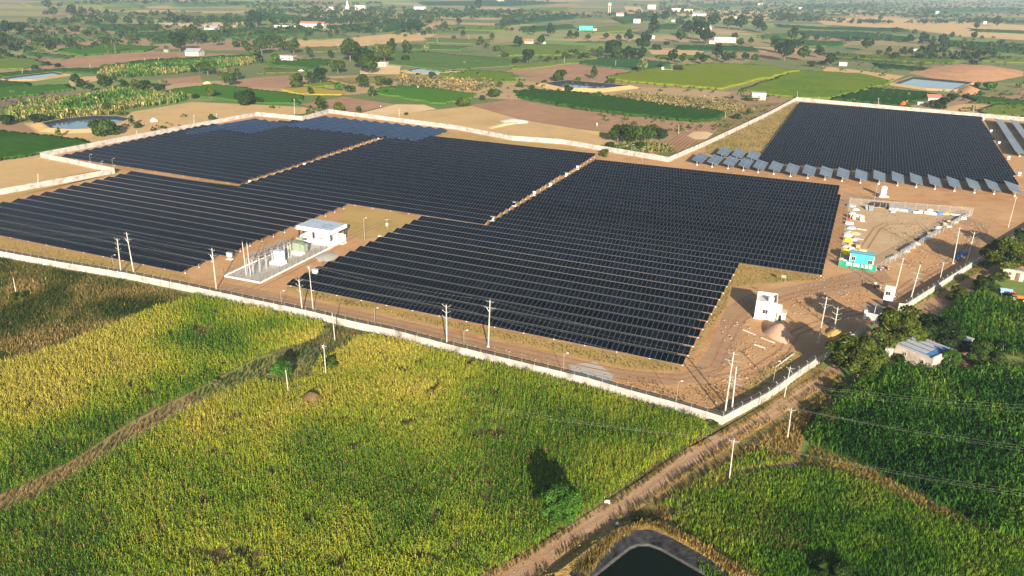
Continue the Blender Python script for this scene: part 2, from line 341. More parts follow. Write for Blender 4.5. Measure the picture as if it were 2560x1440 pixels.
for pts in ([(2230, 700), (2120, 715), (2000, 735), (1900, 765), (1850, 800), (1815, 860), (1790, 920), (1700, 945), (1560, 932), (1400, 898), (1200, 854), (1000, 808), (830, 772), (690, 743)], [(2200, 690), (2060, 715), (1960, 745), (1880, 740), (1840, 770)], [(2240, 760), (2100, 790), (1990, 830), (1960, 880), (1880, 930), (1780, 950)], [(2220, 750), (2290, 700), (2400, 640), (2460, 580), (2440, 555), (2300, 515), (2150, 490)], [(2140, 650), (2200, 560), (2300, 560), (2330, 590), (2250, 620)], [(620, 730), (700, 690), (800, 640), (880, 590), (950, 560)]): rut(pts)
def stones(name, polys, n, size, cols, label):
    V, Q, C = [], [], []
    for poly in polys:
        X = positions(poly, math.sqrt(1.0 / n), 0.5); X = X[RNG.random(len(X)) < .8]
        k = len(X); s_ = size * RNG.uniform(.3, 1, (k, 1, 1)) ** 2; T_ = np.array([(-1, 0, 0), (0, -.8, 0), (1, 0, 0), (0, .8, 0), (.1, 0, .8)]); a = RNG.uniform(0, 6.3, k); ca, sa = np.cos(a)[:, None], np.sin(a)[:, None]
        P = np.stack([T_[None, :, 0] * ca - T_[None, :, 1] * sa, T_[None, :, 0] * sa + T_[None, :, 1] * ca, 0 * ca + T_[None, :, 2]], -1) * s_; P[:, :, :2] += X[:, None, :]; P[:, :, 2] += .03
        b = sum(len(v) for v in V); V.append(P.reshape(-1, 3)); Q.append((np.array([(0, 1, 4), (1, 2, 4), (2, 3, 4), (3, 0, 4)])[None] + (np.arange(k) * 5)[:, None, None] + b).reshape(-1, 3)); C.append(np.repeat(mixcol(cols, RNG.random(k)), 5, 0))
    return put(link(name, np_mesh(name, np.concatenate(V), np.concatenate(Q), M['crop'], np.concatenate(C)), None), label, kind='stuff')
RUB = [(0.26, 0.14, 0.075), (0.40, 0.25, 0.15), (0.50, 0.38, 0.27), (0.42, 0.36, 0.3)]
stones('rubble', [[(1830, 860), (1900, 850), (1990, 870), (1960, 960), (1800, 1030), (1700, 1010), (1780, 930)], [(1780, 800), (1880, 800), (1900, 860), (1820, 880)], [(640, 745), (1000, 815), (1400, 905), (1560, 945), (1680, 985), (1780, 1030), (1690, 1020), (1400, 935), (1000, 838), (640, 765)], [(2060, 690), (2190, 690), (2160, 760), (1960, 800), (1980, 720)], [(2200, 530), (2470, 560), (2430, 640), (2300, 690), (2240, 660)]], 1.1, .34, RUB, 'stones and clods strewn over the bare soil inside the wall')
stones('road_stones', [[(1200, 1440), (1430, 1320), (1700, 1140), (2060, 930), (2095, 940), (1842, 1115), (1634, 1260), (1432, 1390), (1320, 1480)]], 1.0, .16, RUB, 'small stones on the dirt road')
# the unmade road outside the wall
band('dirt_road', [(1120, 1475), (1300, 1390), (1430, 1310), (1560, 1230), (1700, 1130), (1850, 1060), (1960, 990), (2060, 925), (2120, 870), (2190, 815), (2285, 772), (2345, 735), (2430, 690), (2500, 655)],
     [(1318, 1486), (1424, 1386), (1524, 1315), (1624, 1258), (1724, 1185), (1833, 1114), (1932, 1053), (2032, 987), (2096, 936), (2150, 890), (2230, 835), (2330, 790), (2400, 750), (2470, 715), (2530, 680)], 0.016, M['track'], 'pale dirt road between the wall and the fields')
M['rutpale'] = soil('pale_rut', [(0.27, 0.165, 0.095), (0.37, 0.24, 0.145), (0.43, 0.295, 0.185)], 8, 1.2, 0.25, 0.05)
for i, off in enumerate((0.30, 0.68)):                       # wheel ruts
    Lp = [(1300, 1390), (1430, 1310), (1560, 1230), (1700, 1130), (1850, 1060), (1960, 990), (2060, 925)]; Rp = [(1420, 1380), (1520, 1310), (1620, 1255), (1720, 1182), (1830, 1112), (1930, 1052), (2030, 985)]
    mid = [(a[0] + (b[0] - a[0]) * off, a[1] + (b[1] - a[1]) * off) for a, b in zip(Lp, Rp)]; w = 0.11
    band('wheel_rut', [(m_[0] - (b[0] - a[0]) * w, m_[1] - (b[1] - a[1]) * w) for m_, a, b in zip(mid, Lp, Rp)], [(m_[0] + (b[0] - a[0]) * w, m_[1] + (b[1] - a[1]) * w) for m_, a, b in zip(mid, Lp, Rp)], 0.022, M['rutpale'])
for n_, pts in enumerate(([(1530, 1270), (1620, 1255), (1720, 1182), (1830, 1112), (1930, 1052), (2030, 985), (2095, 935), (2130, 960), (2010, 1090), (2000, 1160), (1850, 1185), (1690, 1280), (1600, 1320), (1540, 1330)],
            [(1120, 1475), (1300, 1390), (1430, 1310), (1560, 1230), (1700, 1130), (1850, 1060), (1960, 990), (2060, 925), (2050, 905), (1920, 1001), (1806, 1063), (1760, 1100), (1640, 1165), (1500, 1262), (1330, 1378), (1150, 1460)])):
    sheet('road_verge', pts, 0.010, M['weedy'], 'weedy verge along the dirt road', 'stuff')

# ------------------------------------------------------------------ far and middle fields
VINE, GREEN, LIME, MINT, TEAL = (0.022, 0.072, 0.010), (0.055, 0.155, 0.018), (0.17, 0.235, 0.016), (0.12, 0.19, 0.055), (0.035, 0.11, 0.04)
YEL, OLV, BAN, DARKV, PGRN = (0.38, 0.31, 0.055), (0.17, 0.155, 0.05), (0.15, 0.19, 0.045), (0.02, 0.055, 0.015), (0.17, 0.21, 0.07)
def crop_block(pts, h, cols, name='crop_field', label='', step=None, rough=0.35, rows=None, patch=30.0):
    """A standing crop: a bumpy canopy over a field, with a real edge down to the soil."""
    P = GA(pts)[:, :2]; d = np.median(P[:, 1]); step = step or max(0.7, d * 0.0035)
    x0, y0 = P.min(0); x1, y1 = P.max(0); nx, ny = int((x1 - x0) / step) + 2, int((y1 - y0) / (step * 1.5)) + 2
    gx, gy = np.meshgrid(x0 + np.arange(nx) * step, y0 + np.arange(ny) * step * 1.5, indexing='ij')
    gx = gx + RNG.uniform(-.3, .3, gx.shape) * step; gy = gy + RNG.uniform(-.3, .3, gy.shape) * step
    z = h * (1 - rough * RNG.random(gx.shape))
    if rows is None and cols[0] == VINE: rows = (R(-24) if len(pts) % 2 else R(64), max(3.2, step * 3.2), .45)
    if rows: a, p, s = rows; z = z * (1 - s * (0.5 + 0.5 * np.sin((gx * -math.sin(a) + gy * math.cos(a)) * 2 * math.pi / p)))
    ids = np.arange(nx * ny).reshape(nx, ny)
    q = np.stack([ids[:-1, :-1], ids[1:, :-1], ids[1:, 1:], ids[:-1, 1:]], -1).reshape(-1, 4)
    cx = (gx[:-1, :-1] + gx[1:, 1:]) / 2; cy = (gy[:-1, :-1] + gy[1:, 1:]) / 2
    wob = step * 2.5; keep = inside(np.stack([(cx + (vnoise(cx / 7, cy / 7) - .5) * wob).ravel(), (cy + (vnoise(cx / 7 + 60, cy / 7) - .5) * wob).ravel()], 1), P); q = q[keep]
    V = np.stack([gx.ravel(), gy.ravel(), z.ravel()], 1)
    t = fbm(gx.ravel(), gy.ravel(), patch) * 0.75 + RNG.random(gx.size) * 0.35 - 0.05; C = mixcol(cols, t)
    E = np.concatenate([q[:, [0, 1]], q[:, [1, 2]], q[:, [2, 3]], q[:, [3, 0]]]); key = np.sort(E, 1); key = key[:, 0].astype(np.int64) * (nx * ny) + key[:, 1]
    u, inv, cnt = np.unique(key, return_inverse=True, return_counts=True); E = E[cnt[inv] == 1]
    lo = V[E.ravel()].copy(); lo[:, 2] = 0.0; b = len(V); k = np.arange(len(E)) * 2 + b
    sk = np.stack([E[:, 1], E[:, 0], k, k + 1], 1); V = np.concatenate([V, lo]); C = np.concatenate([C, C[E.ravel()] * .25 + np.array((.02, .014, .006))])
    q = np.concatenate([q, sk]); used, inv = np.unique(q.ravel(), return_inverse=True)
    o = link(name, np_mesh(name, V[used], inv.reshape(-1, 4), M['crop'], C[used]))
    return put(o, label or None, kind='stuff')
def flat(pts, m, name='fallow_field', z=0.05): return sheet(name, pts, z, M[m])

for pts, h, cols, label in (
    ([(-40, 322), (0, 328), (60, 336), (210, 352), (228, 360), (160, 374), (0, 402), (-60, 412)], 1.3, [VINE, GREEN], 'dark green vineyard block outside the left wall'),
    ([(0, 222), (170, 214), (182, 226), (0, 250), (-40, 254), (-40, 226)], 1.0, [GREEN, (0.07, 0.17, 0.02)], 'green strip field at the left edge'),
    ([(-40, 203), (60, 207), (80, 215), (0, 222), (-40, 224)], 1.0, [VINE, GREEN], ''),
    ([(-20, 186), (130, 174), (250, 171), (245, 184), (140, 181), (0, 196)], 1.0, [VINE, GREEN], ''),
    ([(-20, 134), (20, 137), (110, 155), (104, 166), (60, 173), (-20, 176)], 0.7, [MINT, LIME], ''),
    ([(60, 131), (190, 141), (160, 149), (60, 141)], 0.7, [TEAL, MINT], ''),
    ([(150, 124), (260, 111), (400, 119), (360, 129), (200, 141), (150, 133)], 1.3, [GREEN, (0.07, 0.17, 0.02)], ''),
    ([(250, 166), (380, 150), (640, 137), (640, 146), (460, 155), (280, 171)], 1.2, [VINE, GREEN], ''),
    ([(428, 224), (540, 211), (590, 219), (760, 240), (742, 263), (640, 259), (530, 246), (430, 239)], 0.8, [GREEN, (0.07, 0.19, 0.02)], 'bright green field behind the blue panel rows'),
    ([(230, 62), (395, 64), (395, 76), (310, 81), (240, 71)], 1.3, [VINE, GREEN], ''),
    ([(305, 84), (560, 79), (600, 92), (420, 101), (310, 91)], 1.3, [VINE, GREEN], ''),
    ([(560, 75), (640, 69), (640, 89), (600, 86)], 1.3, [VINE, GREEN], ''),
    ([(500, 34), (640, 42), (640, 55), (520, 48)], 0.8, [LIME, PGRN], ''),
    ([(250, 17), (350, 14), (362, 23), (250, 25)], 0.8, [LIME, PGRN], ''),
    ([(640, 32), (720, 37), (830, 52), (820, 59), (640, 45)], 1.4, [VINE, GREEN], ''),
    ([(640, 45), (752, 55), (742, 61), (640, 58)], 0.8, [LIME, PGRN], ''),
    ([(560, 76), (640, 71), (762, 69), (816, 80), (640, 91), (590, 90)], 1.5, [VINE, GREEN], 'dark green vineyard before low farm sheds'),
    ([(808, 66), (960, 57), (1010, 55), (1072, 62), (1000, 81), (870, 81)], 1.4, [VINE, TEAL], ''),
    ([(688, 92), (770, 84), (860, 88), (882, 97), (760, 101)], 0.7, [MINT, PGRN], ''),
    ([(1010, 24), (1060, 21), (1065, 33), (1020, 34)], 1.4, [VINE, GREEN], ''),
    ([(1050, 5), (1280, 0), (1420, 8), (1280, 16), (1060, 14)], 1.2, [VINE, TEAL], ''),
    ([(900, 151), (930, 131), (1060, 131), (1280, 150), (1280, 166), (1100, 179), (1000, 165), (920, 156)], 0.8, [GREEN, MINT, GREEN], 'green field before the far blue pond'),
    ([(1100, 186), (1180, 177), (1290, 184), (1290, 206), (1200, 206), (1100, 191)], 0.7, [(0.09, 0.19, 0.02), LIME], ''),
    ([(700, 225), (770, 216), (870, 230), (850, 239), (740, 236)], 0.6, [YEL, (0.42, 0.34, 0.07)], 'ripe yellow strip of paddy'),
    ([(760, 212), (830, 204), (842, 215), (780, 221)], 0.7, [LIME, (0.2, 0.26, 0.02)], ''),
    ([(660, 158), (800, 149), (832, 155), (790, 173), (690, 166)], 1.4, [VINE, GREEN], ''),
    ([(660, 172), (780, 176), (740, 184), (650, 186)], 1.0, [GREEN, OLV], ''),
    ([(945, 220), (1010, 216), (1100, 225), (1190, 238), (1160, 256), (1090, 261), (1000, 246), (945, 236)], 0.9, [GREEN, (0.07, 0.2, 0.02), (0.09, 0.19, 0.02)], 'bright green field beyond the brown furrows'),
    ([(1250, 116), (1350, 111), (1470, 117), (1472, 131), (1400, 139), (1250, 141)], 0.8, [MINT, LIME], ''),
    ([(1430, 158), (1530, 143), (1690, 160), (1620, 176), (1540, 172)], 1.0, [TEAL, (0.05, 0.14, 0.04)], 'blue green field beside the ploughed plot'),
    ([(1518, 195), (1620, 174), (1780, 159), (1920, 167), (1992, 180), (1800, 226), (1545, 204)], 1.4, [LIME, (0.19, 0.245, 0.015), (0.16, 0.2, 0.02)], 'big lime green field of even crop'),
    ([(1284, 230), (1350, 227), (1480, 237), (1610, 258), (1810, 282), (1802, 301), (1740, 306), (1580, 291), (1430, 271), (1300, 246)], 1.7, [VINE, (0.035, 0.105, 0.014)], 'long dark green hedge like field outside the back wall'),
    ([(1280, 161), (1400, 150), (1500, 144), (1440, 159), (1290, 176)], 0.8, [PGRN, LIME], ''),
    ([(1250, 52), (1440, 35), (1432, 48), (1300, 61), (1250, 66)], 1.3, [VINE, TEAL], ''),
    ([(1528, 45), (1590, 37), (1642, 50), (1560, 61)], 1.3, [VINE, GREEN], ''),
    ([(1690, 114), (1882, 118), (1892, 131), (1700, 126)], 1.3, [VINE, TEAL], ''),
    ([(1450, 104), (1560, 104), (1540, 112), (1440, 110)], 0.8, [PGRN, GREEN], ''),
    ([(1855, 226), (1992, 178), (2150, 185), (2232, 205), (2200, 216), (2080, 248), (1990, 246), (1920, 240)], 0.9, [GREEN, (0.1, 0.2, 0.02), LIME, LIME], 'lime and green field behind the wall peak'),
    ([(2078, 251), (2180, 222), (2312, 232), (2342, 241), (2262, 268), (2110, 253)], 1.5, [VINE, (0.03, 0.09, 0.012)], 'dark green vineyard against the far wall'),
    ([(2188, 160), (2330, 171), (2322, 180), (2200, 171)], 1.4, [VINE, DARKV], ''),
    ([(2070, 134), (2240, 140), (2402, 152), (2380, 161), (2200, 151), (2070, 143)], 1.2, [VINE, LIME], ''),
    ([(2088, 145), (2240, 155), (2352, 165), (2240, 162), (2090, 152)], 0.6, [OLV, TEAL], ''),
    ([(2360, 101), (2580, 111), (2580, 137), (2460, 126), (2370, 116)], 1.1, [VINE, GREEN], ''),
    ([(1938, 61), (2060, 69), (2252, 71), (2272, 81), (2100, 76), (1950, 69)], 1.4, [VINE, TEAL], ''),
    ([(1990, 78), (2150, 81), (2292, 95), (2270, 103), (2120, 99), (2010, 89)], 1.3, [VINE, TEAL], ''),
    ([(1940, 99), (2110, 105), (2102, 118), (1958, 113)], 1.3, [VINE, GREEN], ''),
    ([(2415, 242), (2580, 257), (2580, 269), (2440, 256)], 1.6, [GREEN, VINE], ''),
    ([(2450, 276), (2500, 261), (2580, 268), (2580, 295), (2460, 286)], 0.8, [PGRN, LIME], ''),
    ([(2420, 72), (2580, 78), (2580, 86), (2440, 80)], 1.0, [VINE, GREEN], ''),
    ([(60, 8), (240, 4), (250, 12), (70, 17)], 0.8, [LIME, PGRN], ''), ([(430, 8), (620, 4), (640, 13), (440, 19)], 1.0, [GREEN, MINT], ''), ([(640, 8), (760, 3), (780, 12), (650, 20)], 0.8, [MINT, LIME], ''),
    ([(1090, 30), (1230, 26), (1250, 40), (1110, 44)], 1.0, [GREEN, MINT], ''), ([(1100, 62), (1270, 66), (1260, 78), (1110, 76)], 0.9, [LIME, MINT], ''), ([(1290, 24), (1420, 18), (1430, 28), (1300, 34)], 1.0, [MINT, LIME], ''),
    ([(1440, 72), (1560, 66), (1600, 76), (1480, 84)], 0.9, [LIME, PGRN], ''), ([(1300, 68), (1430, 62), (1440, 72), (1310, 82)], 1.2, [VINE, GREEN], ''), ([(1060, 96), (1230, 100), (1220, 112), (1070, 108)], 0.8, [MINT, PGRN], ''), ([(1010, 112), (1180, 118), (1150, 127), (1020, 124)], 0.9, [GREEN, MINT], ''),
    ([(1640, 62), (1700, 60), (1690, 76), (1640, 74)], 1.2, [VINE, GREEN], ''), ([(1900, 88), (1990, 84), (2000, 96), (1910, 100)], 1.0, [GREEN, MINT], ''), ([(2300, 118), (2360, 116), (2380, 128), (2310, 132)], 0.9, [LIME, GREEN], ''), ([(2440, 140), (2580, 148), (2580, 160), (2450, 154)], 0.8, [LIME, PGRN], ''),
    ([(0, 60), (60, 56), (70, 66), (0, 72)], 1.2, [VINE, GREEN], ''), ([(270, 38), (500, 30), (515, 44), (330, 50)], 0.6, [PGRN, OLV], ''), ([(380, 100), (480, 96), (470, 106), (390, 110)], 1.0, [GREEN, VINE], ''), ([(760, 120), (880, 116), (890, 128), (770, 132)], 0.8, [PGRN, OLV], ''),
    ([(1640, 140), (1780, 138), (1770, 150), (1650, 150)], 0.8, [LIME, GREEN], ''), ([(1740, 12), (1900, 6), (1910, 14), (1760, 20)], 1.0, [TEAL, MINT], ''), ([(2000, 12), (2200, 8), (2210, 18), (2010, 24)], 1.0, [TEAL, MINT], ''), ([(2300, 22), (2540, 18), (2560, 30), (2320, 34)], 1.0, [TEAL, MINT], ''),
    ([(20, 98), (0, 104), (60, 112), (10, 118), (-20, 110)], 1.0, [VINE, GREEN], '')):
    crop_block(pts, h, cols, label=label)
for pts, m in (
    ([(0, 251), (110, 232), (240, 225), (205, 240), (90, 254), (0, 268)], 'umber'),
    ([(128, 160), (190, 145), (420, 129), (452, 142), (270, 159), (160, 166)], 'plough'),
    ([(408, 197), (500, 189), (508, 206), (420, 209)], 'plough'), ([(588, 201), (640, 194), (722, 189), (722, 220), (600, 217)], 'plough'),
    ([(380, 58), (640, 54), (600, 69), (480, 69)], 'pale'), ([(770, 24), (870, 24), (932, 48), (800, 43)], 'pale'), ([(858, 48), (922, 45), (932, 53), (868, 56)], 'plough'),
    ([(640, 96), (800, 101), (1020, 81), (1092, 86), (1060, 101), (900, 116), (640, 119)], 'drygrass'),
    ([(750, 261), (860, 242), (992, 262), (900, 279), (820, 276)], 'plough'), ([(903, 283), (990, 261), (1060, 262), (1092, 273), (1000, 286), (930, 291)], 'pale'),
    ([(1248, 179), (1400, 160), (1480, 162), (1592, 179), (1510, 193), (1400, 196), (1320, 191)], 'plough'),
    ([(1180, 262), (1285, 248), (1430, 273), (1580, 293), (1738, 310), (1700, 335), (1480, 325), (1300, 306), (1180, 290)], 'plough'),
    ([(1340, 336), (1420, 320), (1500, 330), (1492, 352), (1380, 356)], 'golden'),
    ([(1505, 64), (1612, 69), (1612, 79), (1510, 76)], 'umber'), ([(1620, 31), (1800, 25), (1930, 29), (1925, 51), (1830, 51), (1700, 39)], 'drygrass'), ([(1560, 16), (1602, 17), (1612, 31), (1570, 36)], 'drygrass'),
    ([(1620, 125), (1762, 125), (1752, 139), (1630, 136)], 'drygrass'), ([(2055, 165), (2262, 190), (2232, 202), (2060, 181)], 'drygrass'),
    ([(2030, 46), (2200, 43), (2320, 50), (2580, 64), (2580, 102), (2400, 91), (2300, 76), (2060, 61)], 'drygrass'), ([(2050, 92), (2132, 98), (2122, 108), (2070, 103)], 'plough'),
    ([(2330, 276), (2420, 258), (2482, 265), (2452, 281), (2380, 281)], 'drygrass'),
    ([(300, 305), (330, 280), (480, 255), (640, 262), (760, 268), (800, 280), (700, 290), (640, 284), (460, 318), (240, 362), (225, 345), (300, 330)], 'drygrass'),
    ([(840, 284), (930, 292), (1090, 275), (1180, 265), (1300, 300), (1440, 322), (1660, 392), (1500, 370), (1280, 340), (1140, 316)], 'drygrass'),
    ([(-60, 420), (0, 404), (100, 388), (280, 420), (0, 474), (-80, 490)], 'drygrass'), ([(170, 203), (210, 192), (250, 190), (260, 198), (180, 216)], 'drygrass'),
    ([(1520, 241), (1560, 232), (1850, 252), (1872, 276), (1830, 300), (1700, 262)], 'weedy'), ([(820, 197), (1000, 186), (1030, 191), (980, 206), (880, 211)], 'weedy'),
    ([(1000, 196), (1050, 190), (1240, 206), (1240, 231), (1120, 229), (1000, 216)], 'drygrass'),
    ([(1000, 170), (1010, 160), (950, 165), (900, 172), (900, 186), (1000, 186)], 'pale'), ([(110, 345), (60, 310), (100, 300), (300, 335), (240, 362)], 'drygrass'),
    ([(1800, 285), (1880, 262), (1960, 255), (1760, 355), (1690, 385), (1700, 340)], 'weedy'), ([(1730, 310), (1800, 305), (1790, 330), (1700, 380), (1600, 385), (1680, 345)], 'plough')):
    flat(pts, m)

# ------------------------------------------------------------------ ponds: earth bund, plastic liner, water
M['water_blue'] = water_mat('pond_water', (0.05, 0.09, 0.13)); M['water_dark'] = water_mat('dark_pond_water', (0.003, 0.007, 0.004)); M['water_dark'].node_tree.nodes['Principled BSDF'].inputs['Specular IOR Level'].default_value = 0.1
M['liner'] = plain('pond_liner', (0.026, 0.026, 0.028), 0.5, var=0.4, scale=0.9, bump=.25)
M['strawbank'] = soil('straw_bank', [(0.09, 0.07, 0.025), (0.24, 0.155, 0.05), (0.40, 0.26, 0.085), (0.50, 0.35, 0.13)], 5, .8, .25, .2)
M['silt'] = soil('silt_line', [(0.03, 0.03, 0.03), (0.06, 0.06, 0.057), (0.12, 0.117, 0.11)], 4, .6, .15, .05)
def offset(P, d):
    c = P.mean(0); out = []; n = len(P)
    for i in range(n):
        a, b, e = P[i - 1], P[i], P[(i + 1) % n]; n1 = np.array([(b - a)[1], -(b - a)[0]]); n2 = np.array([(e - b)[1], -(e - b)[0]])
        n1 = n1 / (np.linalg.norm(n1) + 1e-9); n2 = n2 / (np.linalg.norm(n2) + 1e-9); nn = n1 + n2; nn = nn / (np.linalg.norm(nn) + 1e-9); k = d / max(0.45, float(nn @ n1))
        out.append(b + nn * k)
    return np.array(out)
def pond(pts, label, rim=1.1, zw=0.25, lw=2.2, bw=3.5, wm='water_blue', bm='drygrass'):
    P = GA(pts, zw)[:, :2]
    a = sum(P[i][0] * P[(i + 1) % len(P)][1] - P[(i + 1) % len(P)][0] * P[i][1] for i in range(len(P)))
    if a < 0: P = P[::-1]
    o = MB().poly([(p[0], p[1], zw) for p in P]).build('pond_water', M[wm]); put(o, label, kind='structure')
    rings = [(P, zw - 0.05), (offset(P, lw), rim), (offset(P, lw + 1.0), rim), (offset(P, lw + 1.0 + bw), 0.0)]
    if wm == 'water_dark':
        Q_ = offset(P, .32); mb = MB(); n = len(P); [mb.poly([(*P[i], zw - .02), (*P[(i + 1) % n], zw - .02), (*Q_[(i + 1) % n], zw + .15), (*Q_[i], zw + .15)]) for i in range(n)]; put(mb.build('silt_line', M['silt']), kind='structure')
    for k, (nm, m) in enumerate((('pond_liner', M['liner']), ('pond_bank', M[bm]), ('pond_bank', M[bm]))):
        mb = MB(); (A, za), (B_, zb) = rings[k], rings[k + 1]; n = len(P)
        for i in range(n):
            j = (i + 1) % n; mb.poly([(*A[i], za), (*A[j], za), (*B_[j], zb), (*B_[i], zb)])
        put(mb.build(nm, m), kind='structure')
pond([(122, 311), (170, 302), (235, 296), (285, 297), (310, 302), (255, 322), (190, 325), (140, 322)], 'small blue pond behind the left wall')
pond([(16, 197), (60, 191), (130, 183), (150, 187), (80, 198), (24, 199)], 'long shallow pond at the far left', rim=0.7)
pond([(1025, 176), (1055, 171), (1100, 173), (1140, 178), (1080, 184), (1035, 180)], 'small pond among far green fields', rim=0.7)
pond([(1385, 214), (1425, 209), (1535, 219), (1490, 224), (1420, 222)], 'black lined pond beyond the back wall', rim=1.6, lw=5, zw=0.2)
pond([(2245, 211), (2288, 196), (2420, 208), (2378, 225), (2320, 222)], 'blue pond under the orange mound', rim=1.0)
pond([(1478, 1452), (1540, 1402), (1576, 1374), (1596, 1366), (1622, 1366), (1650, 1376), (1700, 1404), (1800, 1462), (1660, 1580), (1560, 1540)], 'dark water of the black lined pond beside the dirt road', rim=0.8, zw=0.05, lw=2.0, bw=1.6, wm='water_dark', bm='strawbank')
# orange spoil mound behind the right pond
def mound(pts, h, m, name, label, cat, kind=None, n=26):
    P = GA(pts)[:, :2]; c = P.mean(0); V = []; Q = []
    for k in range(6):
        s = 1 - (k / 5) ** 1.0; 
        for p in P: 
            q = c + (p - c) * s; z = h * (1 - s ** 1.6) * (0.85 + 0.3 * vnoise(np.array([q[0] / 3.0]), np.array([q[1] / 3.0]))[0]); V.append((q[0], q[1], z if k else -0.05))
    n = len(P)
    for k in range(5):
        for i in range(n): j = (i + 1) % n; Q.append((k * n + i, k * n + j, (k + 1) * n + j, (k + 1) * n + i))
    mb = MB(); mb.v = V; mb.f = Q; o = mb.build(name, m)
    for p in o.data.polygons: p.use_smooth = True
    return put(o, label, cat, kind=kind)
M['orange'] = soil('orange_spoil', [(0.29, 0.15, 0.07), (0.40, 0.215, 0.105), (0.46, 0.27, 0.14)], 12, 3, 0.6, 0.25)
mound([(2270, 182), (2330, 165), (2400, 160), (2480, 164), (2560, 178), (2560, 190), (2480, 205), (2420, 206), (2330, 196)], 3.6, M['orange'], 'spoil_mound', 'long orange spoil mound behind the blue pond', 'earth mound')
mound([(2385, 225), (2420, 212), (2450, 224), (2440, 238), (2400, 240)], 2.5, M['orange'], 'spoil_mound', 'small ochre earth heap beside the blue pond', 'earth mound')
mound([(1905, 830), (1920, 815), (1945, 812), (1968, 820), (1985, 845), (1965, 862), (1930, 848)], 1.7, soil('pink_sand', [(0.42, 0.25, 0.17), (0.50, 0.32, 0.22)], 6, 1, 0.2, 0.02), 'sand_heap', 'pinkish sand heap in front of the white building', 'sand heap')

# ------------------------------------------------------------------ solar rows
ORD = ['zeroth', 'first', 'second', 'third', 'fourth', 'fifth', 'sixth', 'seventh', 'eighth', 'ninth', 'tenth', 'eleventh', 'twelfth', 'thirteenth', 'fourteenth', 'fifteenth', 'sixteenth', 'seventeenth', 'eighteenth', 'nineteenth']
def ordn(i):
    if i < 20: return ORD[i]
    t = ['', '', 'twent', 'thirt', 'fort', 'fift', 'sixt', 'sevent', 'eight'][i // 10]
    return t + 'ieth' if i % 10 == 0 else t + 'y ' + ORD[i % 10]
ZB, TILT = 0.72, R(13.5)
def isect(p, d, a, b):
    """Where the line p + s d crosses segment a-b: s or None."""
    e = b - a; den = d[0] * e[1] - d[1] * e[0]
    if abs(den) < 1e-9: return None
    s = ((a[0] - p[0]) * e[1] - (a[1] - p[1]) * e[0]) / den; t = ((a[0] - p[0]) * d[1] - (a[1] - p[1]) * d[0]) / den
    return s if -0.02 <= t <= 1.02 else None
leg_me = MB().tube((0, 0, -0.05), (0, 0, 1.0), 0.06, n=5).mesh('leg', M['steel'])
foot_me = MB().lathe([(0.26, -0.02), (0.22, 0.22), (0.1, 0.3)], 7).mesh('footing', M['white'])
beam_cache = {}
def solar_row(p0, p1, label, group, full, zb=ZB):
    d = (p1 - p0); Lr = float(np.hypot(d[0], d[1])); n = max(2, round(Lr / 0.99)); Lr = n * 0.99; a = math.atan2(d[1], d[0])
    t = empty('solar_panel_row', (p0[0], p0[1], 0), a, label, 'solar panel row', group)
    mb = MB().box((Lr / 2, 1.21, 0), (Lr, 2.42, 0.045))
    link('module_surface', mb.mesh('module_surface', M['panel']), t, (0, 0, zb), (TILT, 0, 0))
    MB().box((Lr / 2, 1.25 * math.cos(TILT), zb + 1.25 * math.sin(TILT) - 0.12), (Lr - 0.1, 0.12, 0.12)).build('torque_tube', M['steel'], t)
    k = max(1, round(Lr / 6.1)); xs = [Lr * (i + 0.04 if i == 0 else (i - 0.04 if i == k else i)) / k for i in range(k + 1)]
    if not full: xs = [xs[0], xs[-1]] if k < 6 else [xs[0], xs[k // 3], xs[2 * k // 3], xs[-1]]
    for x in xs:
        lg = link('leg', leg_me, t, (x, 1.21, 0), scale=(1, 1, zb + 0.1))
        if full or x in (xs[0], xs[-1]): link('footing', foot_me, lg, (0, 0, 0), scale=(.55, .55, .55 / (zb + 0.1)))
    return t
def block(front, back, left, right, group, where, pitch=4.0, nfull=1, n=None):
    A0, A1, B0, B1 = (np.array(G(*p, ZB)[:2]) for p in (*front, *back))
    left = GA(left, ZB)[:, :2]; right = GA(right, ZB)[:, :2]
    u = (A1 - A0) / np.linalg.norm(A1 - A0); nv = np.array([-u[1], u[0]]); dist = float((((B0 + B1) - (A0 + A1)) / 2) @ nv)
    n = n or max(2, round(dist / pitch) + 1); out = []
    for k in range(n):
        t = k / (n - 1); p = A0 * (1 - t) + B0 * t; q = A1 * (1 - t) + B1 * t; d = q - p
        ls = [s for s in (isect(p, d, left[i], left[i + 1]) for i in range(len(left) - 1)) if s is not None]
        rs = [s for s in (isect(p, d, right[i], right[i + 1]) for i in range(len(right) - 1)) if s is not None]
        if not ls or not rs: continue
        s0, s1 = max(ls), min(rs) if len(rs) == 1 else max(rs)
        if (s1 - s0) * np.linalg.norm(d) < 3: continue
        out.append((p + d * s0, p + d * s1))
    for k, (p, q) in enumerate(out):
        solar_row(p, q, f'{ordn(k + 1)} dark panel row from the front in the {where}', group, k < nfull)
    print(group, len(out), 'pitch', dist / (n - 1))
block([(715, 712), (1705, 912)], [(1488, 406), (2099, 472)], [(700, 716), (715, 712), (1050, 547), (1216, 566), (1505, 392)], [(1698, 922), (1705, 912), (1846, 661), (2056, 684), (2104, 460)], 'panel rows of the right block', 'right hand block', nfull=2)
block([(-160, 556), (450, 680)], [(330, 438), (860, 520)], [(-400, 590), (0, 512), (340, 429)], [(440, 687), (870, 512)], 'panel rows of the lower left block', 'lower left block', nfull=2)
block([(600, 468), (1210, 561)], [(1022, 340), (1488, 391)], [(583, 471), (995, 336)], [(1200, 565), (1498, 383)], 'panel rows of the middle block', 'middle block')
